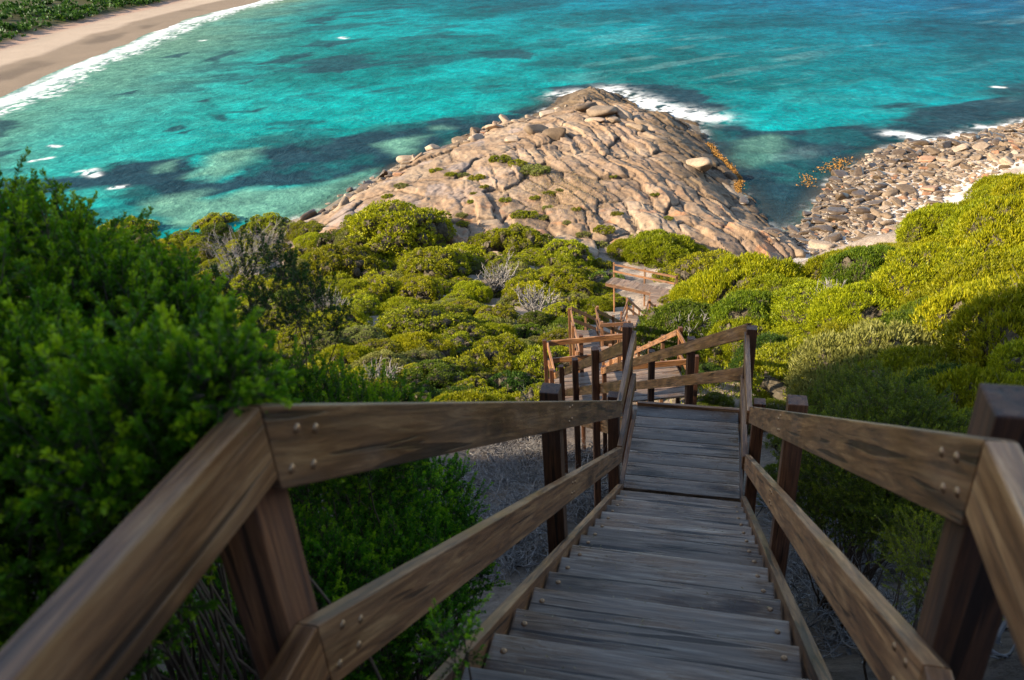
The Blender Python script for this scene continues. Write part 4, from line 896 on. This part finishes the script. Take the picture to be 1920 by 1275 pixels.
sprig_bush('bush', 'big blurred green bush filling the left foreground beside the near rail', [(at(-80, 760, 2.4), .50), (at(60, 670, 2.4), .34), (at(250, 680, 2.2), .25), (at(370, 720, 2.1), .13), (at(0, 560, 2.6), .30), (at(150, 900, 1.9), .32), (at(-80, 1050, 1.8), .40), (at(190, 570, 2.7), .20), (at(300, 590, 2.8), .12), (at(385, 745, 1.38), .07), (at(310, 800, 1.42), .10), (at(240, 860, 1.45), .12)], 5200, .125, .018, 66, M_LEAF_NEAR, nw=.0052, twn=90)
sprig_bush('bush', 'leafy branch tips spilling over the bend of the left handrail', [(at(425, 735, 1.33), .06), (at(470, 715, 1.45), .05), (at(360, 770, 1.36), .05)], 90, .06, .013, 46, M_LEAF_NEAR, nw=.0042, twn=0, upw=.3)
sprig_bush('bush', 'dark sparse spray of leaves rising behind the big blurred bush', [(at(540, 570, 3.2), .17), (at(470, 540, 3.2), .15), (at(600, 600, 3.3), .12)], 90, .15, .016, 80, M_LEAF_DARK, nw=.004, twn=14, upw=.7)
sprig_bush('bush', 'upright green sprays just behind the left top rail', [(at(590, 830, 3.1), .26), (at(700, 830, 3.4), .24), (at(500, 790, 3.0), .2)], 560, .16, .016, 80, M_LEAF_NEAR, nw=.005, twn=16, upw=.75)
sprig_bush('bush', 'green bush below the left rail, pressed against the stair', [(at(640, 1010, 3.9), .5), (at(770, 960, 4.4), .36), (at(690, 1160, 3.5), .42), (at(540, 1180, 3.2), .4), (at(840, 1060, 4.2), .24), (at(600, 900, 4.2), .35), (at(720, 900, 4.6), .25)], 4200, .14, .016, 60, M_LEAF_NEAR, nw=.0050, twn=60)
sprig_bush('bush', 'small leafy sprig leaning over the left stringer', [(at(855, 1215, 1.95), .05)], 22, .09, .012, 50, M_LEAF_NEAR, nw=.003, twn=2)
sprig_bush('bush', 'small bright yellow-green bush behind the right near post', [(at(1770, 1090, 4.2), .2), (at(1740, 1030, 4.6), .16)], 190, .16, .013, 70, M_LEAF_SOFT, nw=.0035, twn=10)
sprig_bush('bush', 'soft green bush under the right handrail beside the mid post', [(at(1580, 900, 6.4), .45), (at(1680, 880, 6.0), .55), (at(1620, 800, 7.0), .45)], 3000, .16, .020, 50, M_LEAF_OLIVE, nw=.0055, twn=40)
def dead_brush(label, pts, n, L, thick=.006):
    n = int(n * 2.4); thick = thick * 1.7
    P = hit([p[0] for p in pts], [p[1] for p in pts]); c = P.mean(0); root = empty('dead_shrub', tuple(c)); ps = []; a0 = []; a1 = []
    for k in range(n):
        b = P[rng.integers(len(P))] + np.append(rng.normal(size=2) * .28, 0); b[2] = terrain(b[0], b[1]) + rng.uniform(0, .18)
        S = wander(b, rng.normal(size=3) * [1, 1, .45] + [0, 0, .22], L * rng.uniform(.4, 1.2), 7, .28, -.03); ps.append(S - c); t = thick * rng.choice([.5, .7, 1, 2.2], p=[.4, .35, .2, .05]); a0.append(t); a1.append(t * .35)
        for q in range(3):
            j = rng.integers(2, 6); S2 = wander(S[j], S[j + 1] - S[j] + rng.normal(size=3) * .05, L * .35, 4, .35); ps.append(S2 - c); a0.append(t * .6); a1.append(t * .25)
    V, Fc = tubes(ps, a0, a1); link('branches', mesh_np('branches', V, Fc), M_DEAD, root); return tag(root, label, 'dead shrub')
dead_brush('tangle of dead grey branches on the ground left of the stair', [(900, 850), (950, 870), (990, 900), (930, 920), (1010, 850), (980, 960), (1090, 860), (1060, 930), (900, 900)], 420, .7)
dead_brush('dead grey branches in the dark under the left rails', [(860, 960), (960, 1000), (1000, 1040), (920, 1060), (1090, 960)], 260, .6)
dead_brush('arching dead grey branches right of the stair between the rails', [(1520, 980), (1580, 1020), (1640, 1060), (1690, 1020), (1560, 1080), (1620, 960)], 520, .8)
dead_brush('dead twigs on pale soil at the lower right', [(1540, 1140), (1600, 1180), (1660, 1220), (1500, 1060), (1700, 1180)], 200, .45)
dead_brush('bare grey stems under the leftmost sunlit dome above the cove', [(430, 480), (470, 500), (450, 530), (500, 470)], 300, 4.0, .035)
dead_brush('dead wood tangle beside the wide landing, left', [(1000, 760), (1010, 800), (980, 820)], 160, .8)

for (px, py), lb in (((620, 570), 'leafless grey shrub among low shrubs below the bare-stemmed dome'), ((705, 690), 'leafless grey shrub at the left shade line'), ((935, 530), 'leafless grey shrub on the gully bank'), ((1010, 570), 'leafless grey shrub above the pale landing shrubs'),
                     ((1560, 545), 'leafless grey shrub on the sunny slope below the white sand'), ((1720, 640), 'leafless grey shrub mid-slope on the sunny right side'), ((1860, 610), 'leafless brown shrub in a dark gap at the right edge'), ((1300, 610), 'leafless grey shrub beside the fence of the wide landing')):
    P = hit([px], [py], 1.2)[0]; z0 = float(terrain(P[0], P[1])); root = empty('dead_shrub', (P[0], P[1], z0)); D = np.linalg.norm(P); R = .03 * D
    V, Fc = branchwork(R, R * 1.5, 34, 1.0, .0016 * D, 6); link('branches', mesh_np('branches', V, Fc), M_DEAD, root); tag(root, lb, 'dead shrub')
